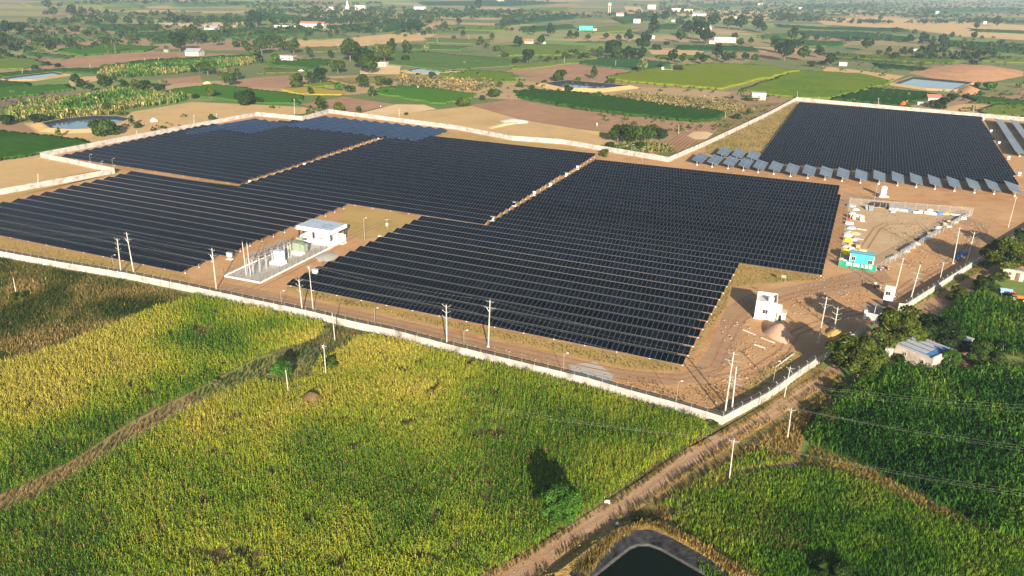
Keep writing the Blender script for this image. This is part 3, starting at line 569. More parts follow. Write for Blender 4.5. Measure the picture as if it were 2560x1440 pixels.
block([(150, 391), (600, 460)], [(757, 303), (1000, 329)], [(135, 395), (400, 338), (505, 315), (752, 303), (764, 300)], [(575, 467), (1012, 321)], 'panel rows of the upper left block', 'upper left block')
block([(1895, 404), (2548, 463)], [(1997, 259), (2450, 296)], [(1888, 412), (2002, 252)], [(2556, 473), (2446, 286)], 'panel rows of the far right block', 'far right block')
# short tables turned the other way, tipped towards the low sun
def solar_table(px, py, length, label, group, rz=None, zlo=1.1, tilt=R(14), legs=(0.06, 0.94), mat='table'):
    g0 = G(px, py); rz = R(-24.0) if rz is None else rz
    t = empty('solar_table', g0, rz, label, 'solar table', group)
    w = 3.92; hw = w / 2 * math.cos(tilt); zc = zlo + w / 2 * math.sin(tilt)
    m = MB().box((length / 2, 1.96, 0), (length, w, 0.05)).mesh('module_surface', M[mat])
    o = link('module_surface', m, t); o.matrix_local = Matrix.Translation((hw, 0, zlo)) @ Matrix(((0, -math.cos(tilt), math.sin(tilt), 0), (1, 0, 0, 0), (0, math.sin(tilt), math.cos(tilt), 0), (0, 0, 0, 1)))
    MB().box((0, length / 2, zc - 0.14), (0.15, length, 0.15)).build('torque_tube', M['steel'], t)
    for f in legs:
        lg = link('leg', leg_me, t, (0, length * f, 0), scale=(1.6, 1.6, zc - 0.1)); link('footing', foot_me, lg, (0, 0, 0), scale=(0.9, 0.9, 1 / (zc - 0.1)))
        MB().box((0, length * f, zc - 0.06), (2.6, 0.1, 0.1)).build('cross_rail', M['steel'], t, rot=(0, tilt, 0)) if False else None
    return t
front_tabs = [(1741, 414), (1779, 419), (1819, 423), (1857, 428), (1894, 433), (1933, 437), (1975, 443), (2018, 447), (2061, 451), (2104, 455), (2150, 459), (2196, 462), (2243, 466), (2290, 470), (2337, 475), (2386, 480), (2436, 484), (2485, 487), (2537, 492)]
for i, p in enumerate(front_tabs):
    solar_table(*p, 13.5, f'{ordn(i + 1)} pale solar table from the left along the inner road', 'pale solar tables along the inner road')
for i, p in enumerate([(1803, 397), (1840, 402), (1877, 407)]):
    solar_table(*p, 12.5, f'{ORD[i + 1]} table from the left in the short row behind the pale roadside tables', 'three pale tables standing behind')
s0, s1 = G(2550, 394), G(2494, 306); v = (s1 - s0); sl_ = v.length; rzs = math.atan2(v.y, v.x) - math.pi / 2
uu = Vector((math.cos(rzs), math.sin(rzs), 0))
for k in range(3):
    for j in range(3):
        b = s0 + uu * 6.3 * k + v * (j / 3 + 0.003); p = PX(b)
        if p[0] < 2600: solar_table(p[0], p[1], sl_ / 3 - 0.6, f'{["near", "middle", "far"][j]} grey solar table, {ORD[k + 1]} strip beyond the far right block', 'grey table strips at the right edge', rz=rzs)
for i, x in enumerate((812.6, 837.5, 862, 888, 913, 939, 965.6, 992, 1019, 1046, 1073, 1100.5)):
    y = 287.5 + (x - 812.6) * 0.1025; far = G(x, y, 2.3); rz = R(-25.5); dv = Vector((-math.sin(rz), math.cos(rz), 0)); ln = 26
    b = Vector((far.x, far.y, 0)) - dv * ln + Vector((math.cos(rz), math.sin(rz), 0)) * 1.9
    p = PX(b); solar_table(p[0], p[1], ln, f'{ordn(i + 1)} blue solar strip from the left along the back wall', 'blue solar strips along the back wall', rz=rz, mat='blue')
for i, x in enumerate((574, 597, 619, 640, 662, 685, 708)):
    y = 294 + (x - 640) * 0.13 + max(0, 640 - x) * 0.30; far = G(x, y, 2.3); rz = R(-27); dv = Vector((-math.sin(rz), math.cos(rz), 0)); ln = 24
    b = Vector((far.x, far.y, 0)) - dv * ln + Vector((math.cos(rz), math.sin(rz), 0)) * 1.9
    p = PX(b); solar_table(p[0], p[1], ln, f'{ordn(i + 1)} blue solar strip from the left behind the upper left block', 'blue solar strips behind the upper left block', rz=rz, mat='blue')

# ------------------------------------------------------------------ boundary wall
def wall(pts, label, h=1.45, th=0.12, name='boundary_wall', arms=True, pitch=2.6, out=-1):
    P = [G(*p) for p in pts]; t = empty(name, P[0], 0, label, 'wall', 'boundary walls of the plant'); o = P[0]
    mb = MB(); posts = []
    for a, b in zip(P[:-1], P[1:]):
        a, b = a - o, b - o; d = b - a; mb.box(((a.x + b.x) / 2, (a.y + b.y) / 2, h / 2), (d.length + 0.03, th, h), math.atan2(d.y, d.x))
        for k in range(max(1, round(d.length / pitch))): posts.append((a + d * (k / max(1, round(d.length / pitch))), math.atan2(d.y, d.x)))
    posts.append((P[-1] - o, posts[-1][1])); mb.build('concrete_panels', M['wallp'], t)
    pm = MB().box((0, 0, h / 2 + 0.03), (0.2, 0.22, h + 0.06)); pm = pm.mesh('post', M['wall'])
    am = MB().tube((0, 0, 0), (0, 0, 0.38), 0.025, n=4).tube((0, 0, 0.38), (0, 0.28 * out, 0.62), 0.022, n=4).mesh('wire_arm', M['steel'])
    st = max(1, len(posts) // 95 + 1)
    for k, (p, a) in enumerate(posts[::st]):
        q = link('post', pm, t, p, (0, 0, a))
        if arms: link('wire_arm', am, q, (0, 0, h + 0.05))
    if arms:
        mw = MB()
        for dz, dy in ((0.2, 0), (0.36, 0), (0.58, 0.25 * out)):
            for (p, a), (q, a2) in zip(posts[:-1], posts[1:]):
                o1 = Vector((-math.sin(a) * dy, math.cos(a) * dy, h + 0.05 + dz)); o2 = Vector((-math.sin(a2) * dy, math.cos(a2) * dy, h + 0.05 + dz)); mw.tube(p + o1, q + o2, 0.012, n=3, cap=False)
        mw.build('barbed_wire', M['wire'], t)
    return t
mm, N_, L_, B_ = nodes('precast_wall'); g_ = N_.new('ShaderNodeNewGeometry'); sp_ = N_.new('ShaderNodeSeparateXYZ'); L_.new(g_.outputs['Position'], sp_.inputs[0])
wv = N_.new('ShaderNodeMath'); wv.operation = 'MULTIPLY'; L_.new(sp_.outputs[2], wv.inputs[0]); wv.inputs[1].default_value = 3.3
fr = N_.new('ShaderNodeMath'); fr.operation = 'FRACT'; L_.new(wv.outputs[0], fr.inputs[0]); lt = N_.new('ShaderNodeMath'); lt.operation = 'LESS_THAN'; L_.new(fr.outputs[0], lt.inputs[0]); lt.inputs[1].default_value = 0.06
tn = N_.new('ShaderNodeTexNoise'); tn.inputs['Scale'].default_value = 0.5; tn.inputs['Detail'].default_value = 6; L_.new(g_.outputs['Position'], tn.inputs['Vector'])
cc = ramp_mix(N_, L_, tn.outputs['Fac'], [(0.3, (0.17, 0.15, 0.125)), (0.42, (0.28, 0.265, 0.24)), (0.55, (0.35, 0.335, 0.31)), (0.72, (0.40, 0.385, 0.36))]); mxx = N_.new('ShaderNodeMix'); mxx.data_type = 'RGBA'; L_.new(lt.outputs[0], mxx.inputs[0]); L_.new(cc, mxx.inputs[6]); mxx.inputs[7].default_value = (0.2, 0.185, 0.165, 1); L_.new(mxx.outputs[2], B_.inputs['Base Color']); B_.inputs['Roughness'].default_value = 0.9
M['wallp'] = mm
wall([(-390, 569), (0, 642), (142, 668), (320, 698), (475, 730), (635, 765), (765, 792), (890, 822), (985, 842), (1134, 882), (1272, 916), (1469, 964), (1577, 996), (1687, 1026), (1805, 1062)], 'long white concrete wall between the panels and the front crop fields', arms=True, out=1)
wall([(1806, 1061), (1920, 999), (1995, 944), (2055, 904), (2155, 834)], 'white concrete wall beside the dirt road, from corner to trees', out=1)
wall([(2245, 775), (2262, 776)], 'short white wall piece right of the black gate', h=1.5, arms=False)
wall([(2263, 775), (2330, 732), (2440, 662), (2560, 586), (2640, 534)], 'white concrete wall right of the gate beside the lane', out=1)
wall([(-388, 559), (0, 487), (100, 469), (287, 434)], 'white wall left of the panels, running to the inner corner', h=1.75, arms=False)
wall([(288, 433), (103, 394)], 'white wall between the brown plot and the upper left block', h=1.75, arms=False)
wall([(103, 393), (460, 324), (640, 290)], 'white wall along the jagged ends of the upper left block', h=1.75, arms=False)
wall([(641, 290), (755, 301)], 'short white wall dip behind the blue strips', h=1.9, arms=False)
wall([(756, 301), (823, 283)], 'short white wall rising to the back peak', h=1.9, arms=False)
wall([(824, 283), (1140, 324), (1280, 351), (1405, 360), (1670, 405)], 'long white back wall behind the middle block', h=1.9, arms=False, pitch=2.8)
wall([(1671, 405), (1767, 363), (1920, 290), (1990, 252)], 'white wall climbing away to the far peak beside the weedy strip', h=1.9, arms=False)
wall([(1991, 252), (2192, 270), (2560, 303), (2640, 310)], 'white wall behind the far right block', h=1.9, arms=False, pitch=3.0)
# ------------------------------------------------------------------ crops near the camera: every plant is a few bent leaves
def leaf_strip(az, z0, length, rise, droop, w, r0=0.02, segs=2):
    """One arching leaf as quads: up and out, then hanging."""
    d = np.array([math.cos(az), math.sin(az), 0]); s = np.array([-math.sin(az), math.cos(az), 0]); pts = []
    for k in range(segs + 1):
        t = k / segs; ww = w * (0.7 if k == 0 else (1.0 if k < segs else 0.12)) / 2
        p = d * (r0 + length * t) + np.array([0, 0, z0 + rise * 4 * t * (1 - t) * 0.9 + (rise * t if t < 0.5 else rise * (1 - t)) - droop * t * t])
        pts += [p - s * ww, p + s * ww]
    return pts, [(2 * k, 2 * k + 1, 2 * k + 3, 2 * k + 2) for k in range(segs)]
def template(kind, rs):
    V, Q, L = [], [], []
    def add(pts, qs, lid):
        b = len(V); V.extend(pts); Q.extend([tuple(b + i for i in q) for q in qs]); L.extend([lid] * len(pts))
    if kind == 'sorghum':
        h = rs.uniform(1.35, 1.9); a0 = rs.uniform(0, 6.3)
        for a in (0, 1.57):
            d = np.array([math.cos(a), math.sin(a), 0]) * 0.025; add([-d, d, d * 0.6 + [0, 0, h], -d * 0.6 + [0, 0, h]], [(0, 1, 2, 3)], 0)
        n = rs.integers(6, 9)
        for i in range(n): add(*leaf_strip(a0 + i * 2.6 + rs.normal(0, .3), h * (0.25 + 0.62 * i / n), rs.uniform(.45, .75), rs.uniform(.12, .3), rs.uniform(.2, .6), rs.uniform(.09, .15)), i + 1)
        if rs.random() < 0.6:
            for a in (0.4, 2.0): d = np.array([math.cos(a), math.sin(a), 0]) * 0.045; add([np.array([0, 0, h]) - d * .4, np.array([0, 0, h]) + d * .4, d + [0, 0, h + .16], -d + [0, 0, h + .28]], [(0, 1, 2, 3)], 20)
    elif kind == 'maize':
        h = rs.uniform(1.5, 2.2); a0 = rs.uniform(0, 6.3); n = rs.integers(7, 10)
        for i in range(n): add(*leaf_strip(a0 + i * 2.5 + rs.normal(0, .3), h * (0.2 + 0.7 * i / n), rs.uniform(.6, .95), rs.uniform(.2, .4), rs.uniform(.35, .8), rs.uniform(.16, .26)), i + 1)
    elif kind == 'grass':
        for i in range(7): add(*leaf_strip(rs.uniform(0, 6.3), 0, rs.uniform(.15, .5), rs.uniform(.3, .75), rs.uniform(.0, .3), rs.uniform(.05, .12), r0=rs.uniform(0, .15)), i)
    elif kind == 'weed':
        for i in range(9):
            c = rs.normal(0, .35, 3) * [1, 1, .35] + [0, 0, .35]; a, b = rs.normal(0, 1, 3), rs.normal(0, 1, 3); a /= np.linalg.norm(a); b -= a * (a @ b); b /= np.linalg.norm(b); s = rs.uniform(.1, .24)
            add([c - a * s, c - b * s * .7, c + a * s, c + b * s * .7], [(0, 1, 2, 3)], i)
    elif kind == 'banana':
        h = rs.uniform(1.6, 2.4); a0 = rs.uniform(0, 6.3); n = rs.integers(6, 9)
        d = np.array([.13, 0, 0]); add([-d, d, d * .6 + [0, 0, h], -d * .6 + [0, 0, h]], [(0, 1, 2, 3)], 20)
        for i in range(n): add(*leaf_strip(a0 + i * 2.4 + rs.normal(0, .3), h * rs.uniform(.8, 1.), rs.uniform(1.1, 1.9), rs.uniform(.4, .9), rs.uniform(.4, 1.5), rs.uniform(.45, .7), segs=3), i + 1)
    return np.array(V, float), np.array(Q), np.array(L)
def plants(name, X, kind, cols, label, size=1.0, patch=22.0, leafvar=0.45, nv=6, dead=0.08, deadcol=(0.34, 0.24, 0.07), ofs=(31, 7), z0=0.0, thin=0.0, headcol=None, bias=0.0, contrast=1.35, drift=None):
    """All plants of one crop as one mesh; colours drift in patches, from plant to plant and from leaf to leaf."""
    if thin: X = X[fbm(X[:, 0] + 9, X[:, 1] + 50, 3.2) > thin * RNG.uniform(.7, 1.25, len(X))]
    VV, QQ, CC, nb = [], [], [], 0; which = RNG.integers(0, nv, len(X)); rs = np.random.default_rng(abs(hash(name)) % 999 if False else len(X) % 997)
    for k in range(nv):
        tv, tq, tl = template(kind, rs); p = X[which == k]; n = len(p)
        if not n: continue
        a = RNG.uniform(0, 6.283, n); s = size * RNG.uniform(.75, 1.2, n) * (0.72 + 0.35 * fbm(p[:, 0], p[:, 1], patch * .6) + .3 * fbm(p[:, 0] + 5, p[:, 1], 3.0)); ca, sa = np.cos(a) * s, np.sin(a) * s
        lean = RNG.normal(0, .08, (n, 2))
        x = tv[None, :, 0] * ca[:, None] - tv[None, :, 1] * sa[:, None] + p[:, :1] + lean[:, :1] * tv[None, :, 2]
        y = tv[None, :, 0] * sa[:, None] + tv[None, :, 1] * ca[:, None] + p[:, 1:2] + lean[:, 1:] * tv[None, :, 2]
        z = tv[None, :, 2] * s[:, None] + 0 * x + z0
        t = np.clip((fbm(p[:, 0] + ofs[0], p[:, 1] + ofs[1], patch) - 0.5) * contrast * 1.6 + 0.5 + bias + RNG.normal(0, .13, n) + (0 if drift is None else drift[2] * (np.clip(((p[:, 0] - drift[0][0]) + (p[:, 1] - drift[1][0])) / (drift[0][1] - drift[0][0] + drift[1][1] - drift[1][0]), 0, 1) - .5)) + .5 * (fbm(p[:, 0], p[:, 1] + 70, 5.0) - .5), 0, 1)
        c = mixcol(cols, t); dm = RNG.random(n) < dead; c[dm] = deadcol
        lv = 1 + leafvar * RNG.uniform(-1, 1, (n, 32)); C = c[:, None, :] * lv[:, tl][:, :, None]
        hd = tl == 20
        if headcol is not None and hd.any(): C[:, hd, :] = np.array(headcol) * RNG.uniform(.7, 1.2, (n, 1, 1))
        VV.append(np.stack([x, y, z], -1).reshape(-1, 3)); CC.append(C.reshape(-1, 3))
        QQ.append((tq[None] + (np.arange(n) * len(tv))[:, None, None] + nb).reshape(-1, 4)); nb += n * len(tv)
    V = np.concatenate(VV); Q = np.concatenate(QQ); C = np.clip(np.concatenate(CC), 0, 1)
    print(name, len(X), 'plants', len(Q), 'quads')
    return put(link(name, np_mesh(name, V, Q, M['leaf'], C)), label, kind='stuff')

K1 = [(-30, 1300), (0, 1292), (90, 1252), (190, 1194), (340, 1102), (480, 1024), (560, 987), (640, 954), (700, 966), (770, 950), (800, 905), (850, 880), (890, 848), (930, 842), (1010, 858), (1134, 892), (1272, 926), (1469, 974), (1577, 1006), (1687, 1036), (1770, 1062), (1765, 1085), (1640, 1160), (1500, 1255), (1330, 1372), (1190, 1445), (1120, 1490), (-330, 1490), (-330, 1440)]
K2 = [(-340, 1040), (0, 912), (120, 880), (250, 830), (370, 780), (490, 742), (640, 774), (760, 803), (815, 818), (790, 850), (700, 874), (640, 896), (520, 960), (330, 1054), (180, 1153), (80, 1204), (0, 1238), (-340, 1400)]
K3 = [(-380, 580), (0, 648), (150, 676), (320, 706), (480, 744), (370, 776), (250, 824), (120, 872), (0, 905), (-340, 1030)]
J1 = [(2012, 1102), (2045, 1050), (2085, 1010), (2140, 960), (2190, 925), (2250, 918), (2330, 935), (2420, 935), (2600, 925), (2900, 960), (2950, 1470), (2640, 1384), (2450, 1320), (2300, 1238), (2150, 1160), (2060, 1125)]
J2 = [(1682, 1292), (1760, 1238), (1850, 1192), (2000, 1170), (2110, 1182), (2300, 1272), (2600, 1380), (2900, 1480), (2900, 1560), (1850, 1500), (1760, 1440), (1700, 1350)]
J2B = [(1640, 1268), (1760, 1190), (1900, 1125), (1990, 1150), (1850, 1180), (1690, 1275)]
J3 = [(2345, 808), (2405, 748), (2450, 745), (2600, 778), (2850, 825), (2880, 930), (2620, 905), (2480, 882), (2415, 842)]
SOILZ = 0.028
for pts, z in ((K1, 0.028), (K2, 0.032), (J1, 0.028), (J2, 0.032), (J3, 0.028)): sheet('crop_ground', [(p[0], p[1]) for p in pts], z, M['cropsoil'])
sheet('weedy_ground', K3, 0.024, M['weedy'])
SG = [(0.075, 0.18, 0.018), (0.155, 0.28, 0.024), (0.28, 0.37, 0.032), (0.41, 0.43, 0.045), (0.55, 0.48, 0.085)]
plants('sorghum_crop', positions(K1, 0.38), 'sorghum', SG, 'ripening sorghum filling the big field before the front wall', size=0.62, patch=24, dead=0.04, headcol=(0.38, 0.34, 0.05), nv=8, thin=0.29, drift=((-60, 40), (40, 110), .62), leafvar=.45, bias=-.02, ofs=(140, 66), contrast=1.25)
plants('sorghum_crop', positions(K2, 0.40), 'sorghum', SG, 'taller yellow green sorghum in the upper left field', size=0.66, patch=20, dead=0.03, headcol=(0.40, 0.36, 0.05), nv=8, bias=-.02, thin=0.26, leafvar=.42, ofs=(12, 95), contrast=1.3)
MZ = [(0.022, 0.075, 0.010), (0.04, 0.125, 0.013), (0.085, 0.19, 0.018), (0.15, 0.23, 0.025)]
plants('maize_crop', positions(J1, 0.55), 'maize', MZ, 'dense dark green maize at the right of the dirt road', size=0.85, patch=14, dead=0.0, nv=7, bias=-0.04, thin=0.15)
plants('maize_crop', positions(J3, 0.55, rows=(R(58), 0.95)), 'maize', MZ, 'dark green maize in straight rows beside the lane', size=0.95, patch=14, dead=0.01, nv=6, bias=-0.03)
G2 = [(0.06, 0.18, 0.014), (0.12, 0.28, 0.018), (0.22, 0.36, 0.025), (0.32, 0.36, 0.05)]
plants('fodder_crop', positions(J2, 0.36), 'grass', G2, 'short mixed green fodder below the maize', size=0.72, patch=11, dead=0.0, nv=7, leafvar=.4, bias=-.05)
plants('fodder_crop', positions(J2B, 0.5), 'grass', G2, 'narrow strip of short green fodder beside the dirt road', size=0.8, patch=12, dead=0.06, nv=5)
WD = [(0.05, 0.08, 0.016), (0.10, 0.105, 0.025), (0.17, 0.14, 0.04), (0.30, 0.20, 0.07), (0.42, 0.28, 0.10)]
plants('weeds', positions(K3, 0.5), 'grass', [(0.06, 0.095, 0.02), (0.12, 0.15, 0.03), (0.19, 0.19, 0.045), (0.30, 0.24, 0.075), (0.44, 0.32, 0.11)], 'brown and green weeds on the unused plot at left', size=0.75, patch=9, dead=0.02, nv=7, contrast=1.7, bias=-.2)
GLD = [(0.16, 0.14, 0.035), (0.30, 0.22, 0.055), (0.44, 0.30, 0.085), (0.52, 0.36, 0.11)]
def verge(pts, sp, size, cols, label, patch=6, name='verge_grass', kind='grass', **k): size *= .62; sp *= .8; plants(name, positions(pts, sp), kind, cols, label, size=size, patch=patch, nv=5, **k)
verge([(0, 1245), (180, 1163), (330, 1063), (520, 968), (640, 905), (700, 884), (790, 850), (835, 822), (895, 838), (850, 880), (800, 905), (770, 950), (700, 960), (640, 942), (480, 1010), (340, 1088), (190, 1180), (0, 1290)], 0.75, 0.9, WD, 'dry weeds along the path between the sorghum fields', bias=0.1)
verge([(1640, 1165), (1760, 1098), (1806, 1066), (1920, 1003), (2055, 908), (2075, 896), (2050, 920), (1950, 980), (1842, 1048), (1690, 1120), (1550, 1220), (1420, 1300), (1290, 1380), (1140, 1455), (1190, 1445), (1330, 1372), (1500, 1257)], 0.55, 0.8, GLD, 'yellow grass between wall, sorghum and dirt road', bias=-.15)
verge([(1440, 1410), (1546, 1334), (1646, 1276), (1744, 1204), (1850, 1131), (1948, 1068), (2044, 1000), (2102, 950), (2112, 985), (2045, 1050), (2010, 1100), (1990, 1150), (1900, 1125), (1760, 1190), (1640, 1268), (1690, 1280), (1680, 1295), (1640, 1320), (1560, 1330), (1480, 1395), (1400, 1440), (1330, 1470)], 0.6, 1.0, GLD, 'golden grass on the field side of the dirt road')
verge([(1340, 1475), (1440, 1402), (1536, 1334), (1570, 1315), (1600, 1310), (1590, 1325), (1520, 1370), (1420, 1440), (1370, 1480)], 0.55, 1.7, [(0.05, 0.06, 0.02), (0.10, 0.11, 0.03), (0.2, 0.15, 0.05)], 'tall dark weeds between dirt road and black lined pond', kind='weed', patch=5)
verge([(1430, 1440), (1530, 1350), (1600, 1318), (1660, 1322), (1750, 1370), (1880, 1460), (1830, 1455), (1720, 1376), (1640, 1333), (1600, 1330), (1540, 1365), (1470, 1450)], 0.36, 1.1, GLD, 'straw grass on the bank of the black lined pond', bias=.1, z0=.62)
verge([(1720, 1345), (1800, 1380), (1900, 1440), (1960, 1490), (1900, 1490), (1740, 1375)], 0.55, 1.0, WD, 'weeds between pond bank and fodder')
verge([(2265, 780), (2335, 737), (2440, 667), (2480, 640), (2500, 655), (2430, 690), (2345, 735), (2290, 770)], 0.6, 0.8, GLD, 'yellow grass along the wall right of the gate', bias=-.1)
verge([(2350, 790), (2400, 752), (2470, 716), (2440, 740), (2400, 748), (2345, 808), (2330, 815)], 0.6, 0.9, GLD, 'yellow grass along the lane and maize', bias=-.1)
verge([(480, 733), (640, 770), (820, 812), (900, 832), (1134, 884), (1469, 966), (1770, 1060), (1770, 1066), (1469, 976), (1134, 893), (890, 842), (640, 778), (480, 742)], 0.6, 0.85, WD, 'dry weeds at the foot of the front wall', bias=.1)
verge([(0, 600), (200, 640), (450, 690), (470, 700), (300, 682), (140, 652), (0, 617)], 1.0, 0.5, GLD, 'dry tufts in front of the lower left block')
verge([(730, 722), (1000, 780), (1400, 862), (1700, 922), (1700, 932), (1560, 918), (1200, 836), (1000, 793), (760, 740)], 0.8, 0.55, GLD, 'dry tufts in front of the right block', bias=-.1)
verge([(1850, 664), (2050, 692), (2040, 702), (1960, 704), (1890, 710), (1830, 718), (1815, 770), (1760, 840), (1725, 895), (1715, 912)], 0.8, 0.6, GLD, 'dry tufts beside the stepped end of the right block', bias=-.05)
verge([(1860, 965), (1960, 885), (2010, 880), (1930, 960), (1850, 1000), (1700, 1010), (1600, 960), (1560, 940), (1700, 960)], 0.9, 0.6, WD, 'sparse weeds on the bare corner inside the wall', thin=.4)
verge([(1770, 364), (1985, 256), (1993, 264), (1895, 398), (1760, 384)], 1.3, 0.9, [(0.12, 0.15, 0.04), (0.25, 0.22, 0.07), (0.4, 0.3, 0.12)], 'weedy strip left of the far right block', thin=.3)
BN = [(0.05, 0.15, 0.02), (0.10, 0.21, 0.03), (0.18, 0.25, 0.05), (0.30, 0.27, 0.09)]
plants('banana_crop', positions([(20, 276), (90, 255), (230, 240), (300, 222), (420, 238), (482, 245), (440, 259), (310, 276), (260, 293), (120, 301), (50, 306), (10, 291)], 2.5), 'banana', BN, 'ragged yellowing banana plantation at left', size=1.0, patch=25, nv=6, dead=.1, deadcol=(0.30, 0.23, 0.10))
plants('banana_crop', positions([(245, 190), (270, 173), (470, 156), (640, 147), (642, 161), (500, 181), (320, 196)], 3.2), 'banana', BN, 'denser green banana strip in front of the white shed', size=1.1, patch=30, nv=5, dead=.05, bias=-.1)
plants('orchard_scrub', positions([(1000, 197), (1050, 191), (1240, 207), (1238, 231), (1120, 229), (1000, 217)], 3.2, rows=(R(70), 7.0)), 'weed', [(0.05, 0.08, 0.03), (0.12, 0.12, 0.05), (0.24, 0.18, 0.08)], 'rows of scrubby bushes on dry ground', size=4.0, patch=30, nv=5)
plants('scrub', positions([(1510, 372), (1580, 358), (1660, 362), (1690, 380), (1600, 386), (1530, 378)], 1.5), 'weed', [(0.06, 0.10, 0.03), (0.14, 0.17, 0.05), (0.2, 0.18, 0.06)], 'low green scrub outside the back wall', size=2.4, patch=12, nv=5)
plants('scrub', positions([(1530, 236), (1600, 232), (1860, 256), (1868, 275), (1820, 290), (1600, 258)], 3.0), 'weed', [(0.10, 0.12, 0.05), (0.2, 0.18, 0.08), (0.3, 0.22, 0.1)], 'dry scrub behind the long dark green field', size=2.4, patch=22, nv=5, thin=.35)

verge([(1800, 1300), (1850, 1268), (1930, 1262), (1990, 1290), (2030, 1350), (1990, 1390), (1900, 1370), (1830, 1340)], .5, 1.0, [(0.12, 0.14, 0.03), (0.26, 0.22, 0.06), (0.38, 0.27, 0.1)], 'thin straw coloured patch inside the green fodder', thin=.3)
band('field_bund', [(1610, 1318), (1690, 1282), (1760, 1234), (1850, 1188), (1930, 1168), (2000, 1160)], [(1640, 1326), (1702, 1292), (1770, 1243), (1856, 1197), (1934, 1176), (2000, 1169)], .06, M['umber'], 'dark narrow earth bund curving through the fodder')
verge([(2000, 1158), (2030, 1120), (2150, 1162), (2300, 1240), (2450, 1322), (2640, 1384), (2600, 1384), (2300, 1276), (2110, 1186), (2000, 1172)], 0.5, 0.9, GLD, 'golden grass on the bund between maize and fodder', bias=-.1)
verge([(1190, 1455), (1300, 1392), (1430, 1312), (1560, 1232), (1700, 1132), (1850, 1062), (1960, 992), (2060, 927), (2066, 933), (1968, 1000), (1858, 1070), (1708, 1141), (1570, 1242), (1441, 1323), (1312, 1404), (1210, 1465)], .5, .8, GLD, 'ragged grass creeping over the upper edge of the dirt road', bias=-.2, thin=.42)
verge([(1318, 1480), (1424, 1386), (1524, 1315), (1624, 1258), (1724, 1185), (1833, 1114), (1932, 1053), (2032, 987), (2096, 936), (2086, 930), (2022, 980), (1922, 1045), (1822, 1106), (1712, 1176), (1610, 1248), (1510, 1304), (1408, 1374), (1298, 1470)], .5, .9, GLD, 'ragged grass creeping over the lower edge of the dirt road', bias=-.1, thin=.42)
# ------------------------------------------------------------------ trees
def cards(rs, centers, normals, size, jitter=0.6):
    n = len(centers); nr = normals + rs.normal(0, jitter, (n, 3)); nr /= np.linalg.norm(nr, axis=1)[:, None] + 1e-9
    a = np.cross(nr, rs.normal(0, 1, (n, 3))); a /= np.linalg.norm(a, axis=1)[:, None] + 1e-9; b = np.cross(nr, a); s = size * rs.uniform(.6, 1.3, (n, 1))
    V = np.stack([centers - a * s, centers - b * s * .8, centers + a * s, centers + b * s * .8], 1).reshape(-1, 3)
    return V, np.arange(4 * n).reshape(-1, 4)
TONES = {'dark': (0.019, 0.042, 0.011), 'mid': (0.034, 0.066, 0.013), 'olive': (0.060, 0.086, 0.014), 'pale': (0.13, 0.155, 0.06), 'bright': (0.045, 0.12, 0.018)}
def crown_mesh(seed, n, nl, size, tone, flat=0.8, lift=1.05, spread=0.62, lr=(.32, .5), name='crown'):
    """Unit crown (radius 1): lobes of leaf clusters with gaps between them."""
    rs = np.random.default_rng(seed); cs = rs.normal(0, 1, (nl, 3)); cs /= np.linalg.norm(cs, axis=1)[:, None]; cs *= rs.uniform(.25, 1, (nl, 1)) ** .5 * spread
    cs[:, 2] = cs[:, 2] * flat + lift; rr = rs.uniform(*lr, nl); k = rs.integers(0, nl, n * 2); u = rs.normal(0, 1, (n * 2, 3)); u /= np.linalg.norm(u, axis=1)[:, None]
    u[:, 2] = np.where((u[:, 2] < -0.3) & (rs.random(n * 2) < .6), -u[:, 2], u[:, 2])
    P = cs[k] + u * rr[k][:, None] * rs.uniform(.72, 1.08, (n * 2, 1)) * [1, 1, flat]
    dd = np.linalg.norm(P[:, None] - cs[None], axis=2) / rr[None]; dd[np.arange(n * 2), k] = 9; ok = dd.min(1) > 0.72; P, u, k = P[ok][:n], u[ok][:n], k[ok][:n]
    V, Q = cards(rs, P, u, size); lob = rs.uniform(.65, 1.4, nl)[k]; C = np.array(TONES[tone])[None] * (lob * rs.uniform(.6, 1.5, len(P)))[:, None]; C[:, 0] *= rs.uniform(.85, 1.3, len(P))
    V[:, 2] = np.maximum(V[:, 2], 0.03)
    return np_mesh(name, V, Q, M['leaf'], np.repeat(C, 4, 0))
def trunk_mesh(seed, h=0.75, r=0.075):
    rs = np.random.default_rng(seed); mb = MB().tube((0, 0, -0.02), (0.02, 0.01, h), r, r * .6, 6, False)
    for i in range(4): a = i * 1.6 + rs.uniform(0, .6); mb.tube((0.02, 0.01, h * rs.uniform(.65, .98)), (math.cos(a) * .45, math.sin(a) * .45, h + rs.uniform(.15, .5)), r * .5, r * .18, 5, False)
    return mb.mesh('trunk', M['bark'])
SPEC = {'round': dict(flat=.8, nl=11), 'bush': dict(flat=.7, nl=9, lift=.5), 'tall': dict(flat=1.5, nl=11, lift=1.5, spread=.55), 'spread': dict(flat=.6, nl=14, lift=.95, spread=.72)}
CR_, TR_ = {}, [trunk_mesh(i) for i in range(3)]
def crown(kind, tone, det):
    v = random.randrange(3); k = (kind, tone, det, v)
    if k not in CR_:
        n, s = ((260, .17), (900, .105), (6500, .046))[det]; sp = dict(SPEC[kind])
        if det == 2: sp.update(nl=sp['nl'] * 3, lr=(.15, .29), spread=sp.get('spread', .62) + .14)
        CR_[k] = crown_mesh(11 + v * 7 + len(kind) * 3 + det * 31, n, size=s, tone=tone, **sp)
    return CR_[k]
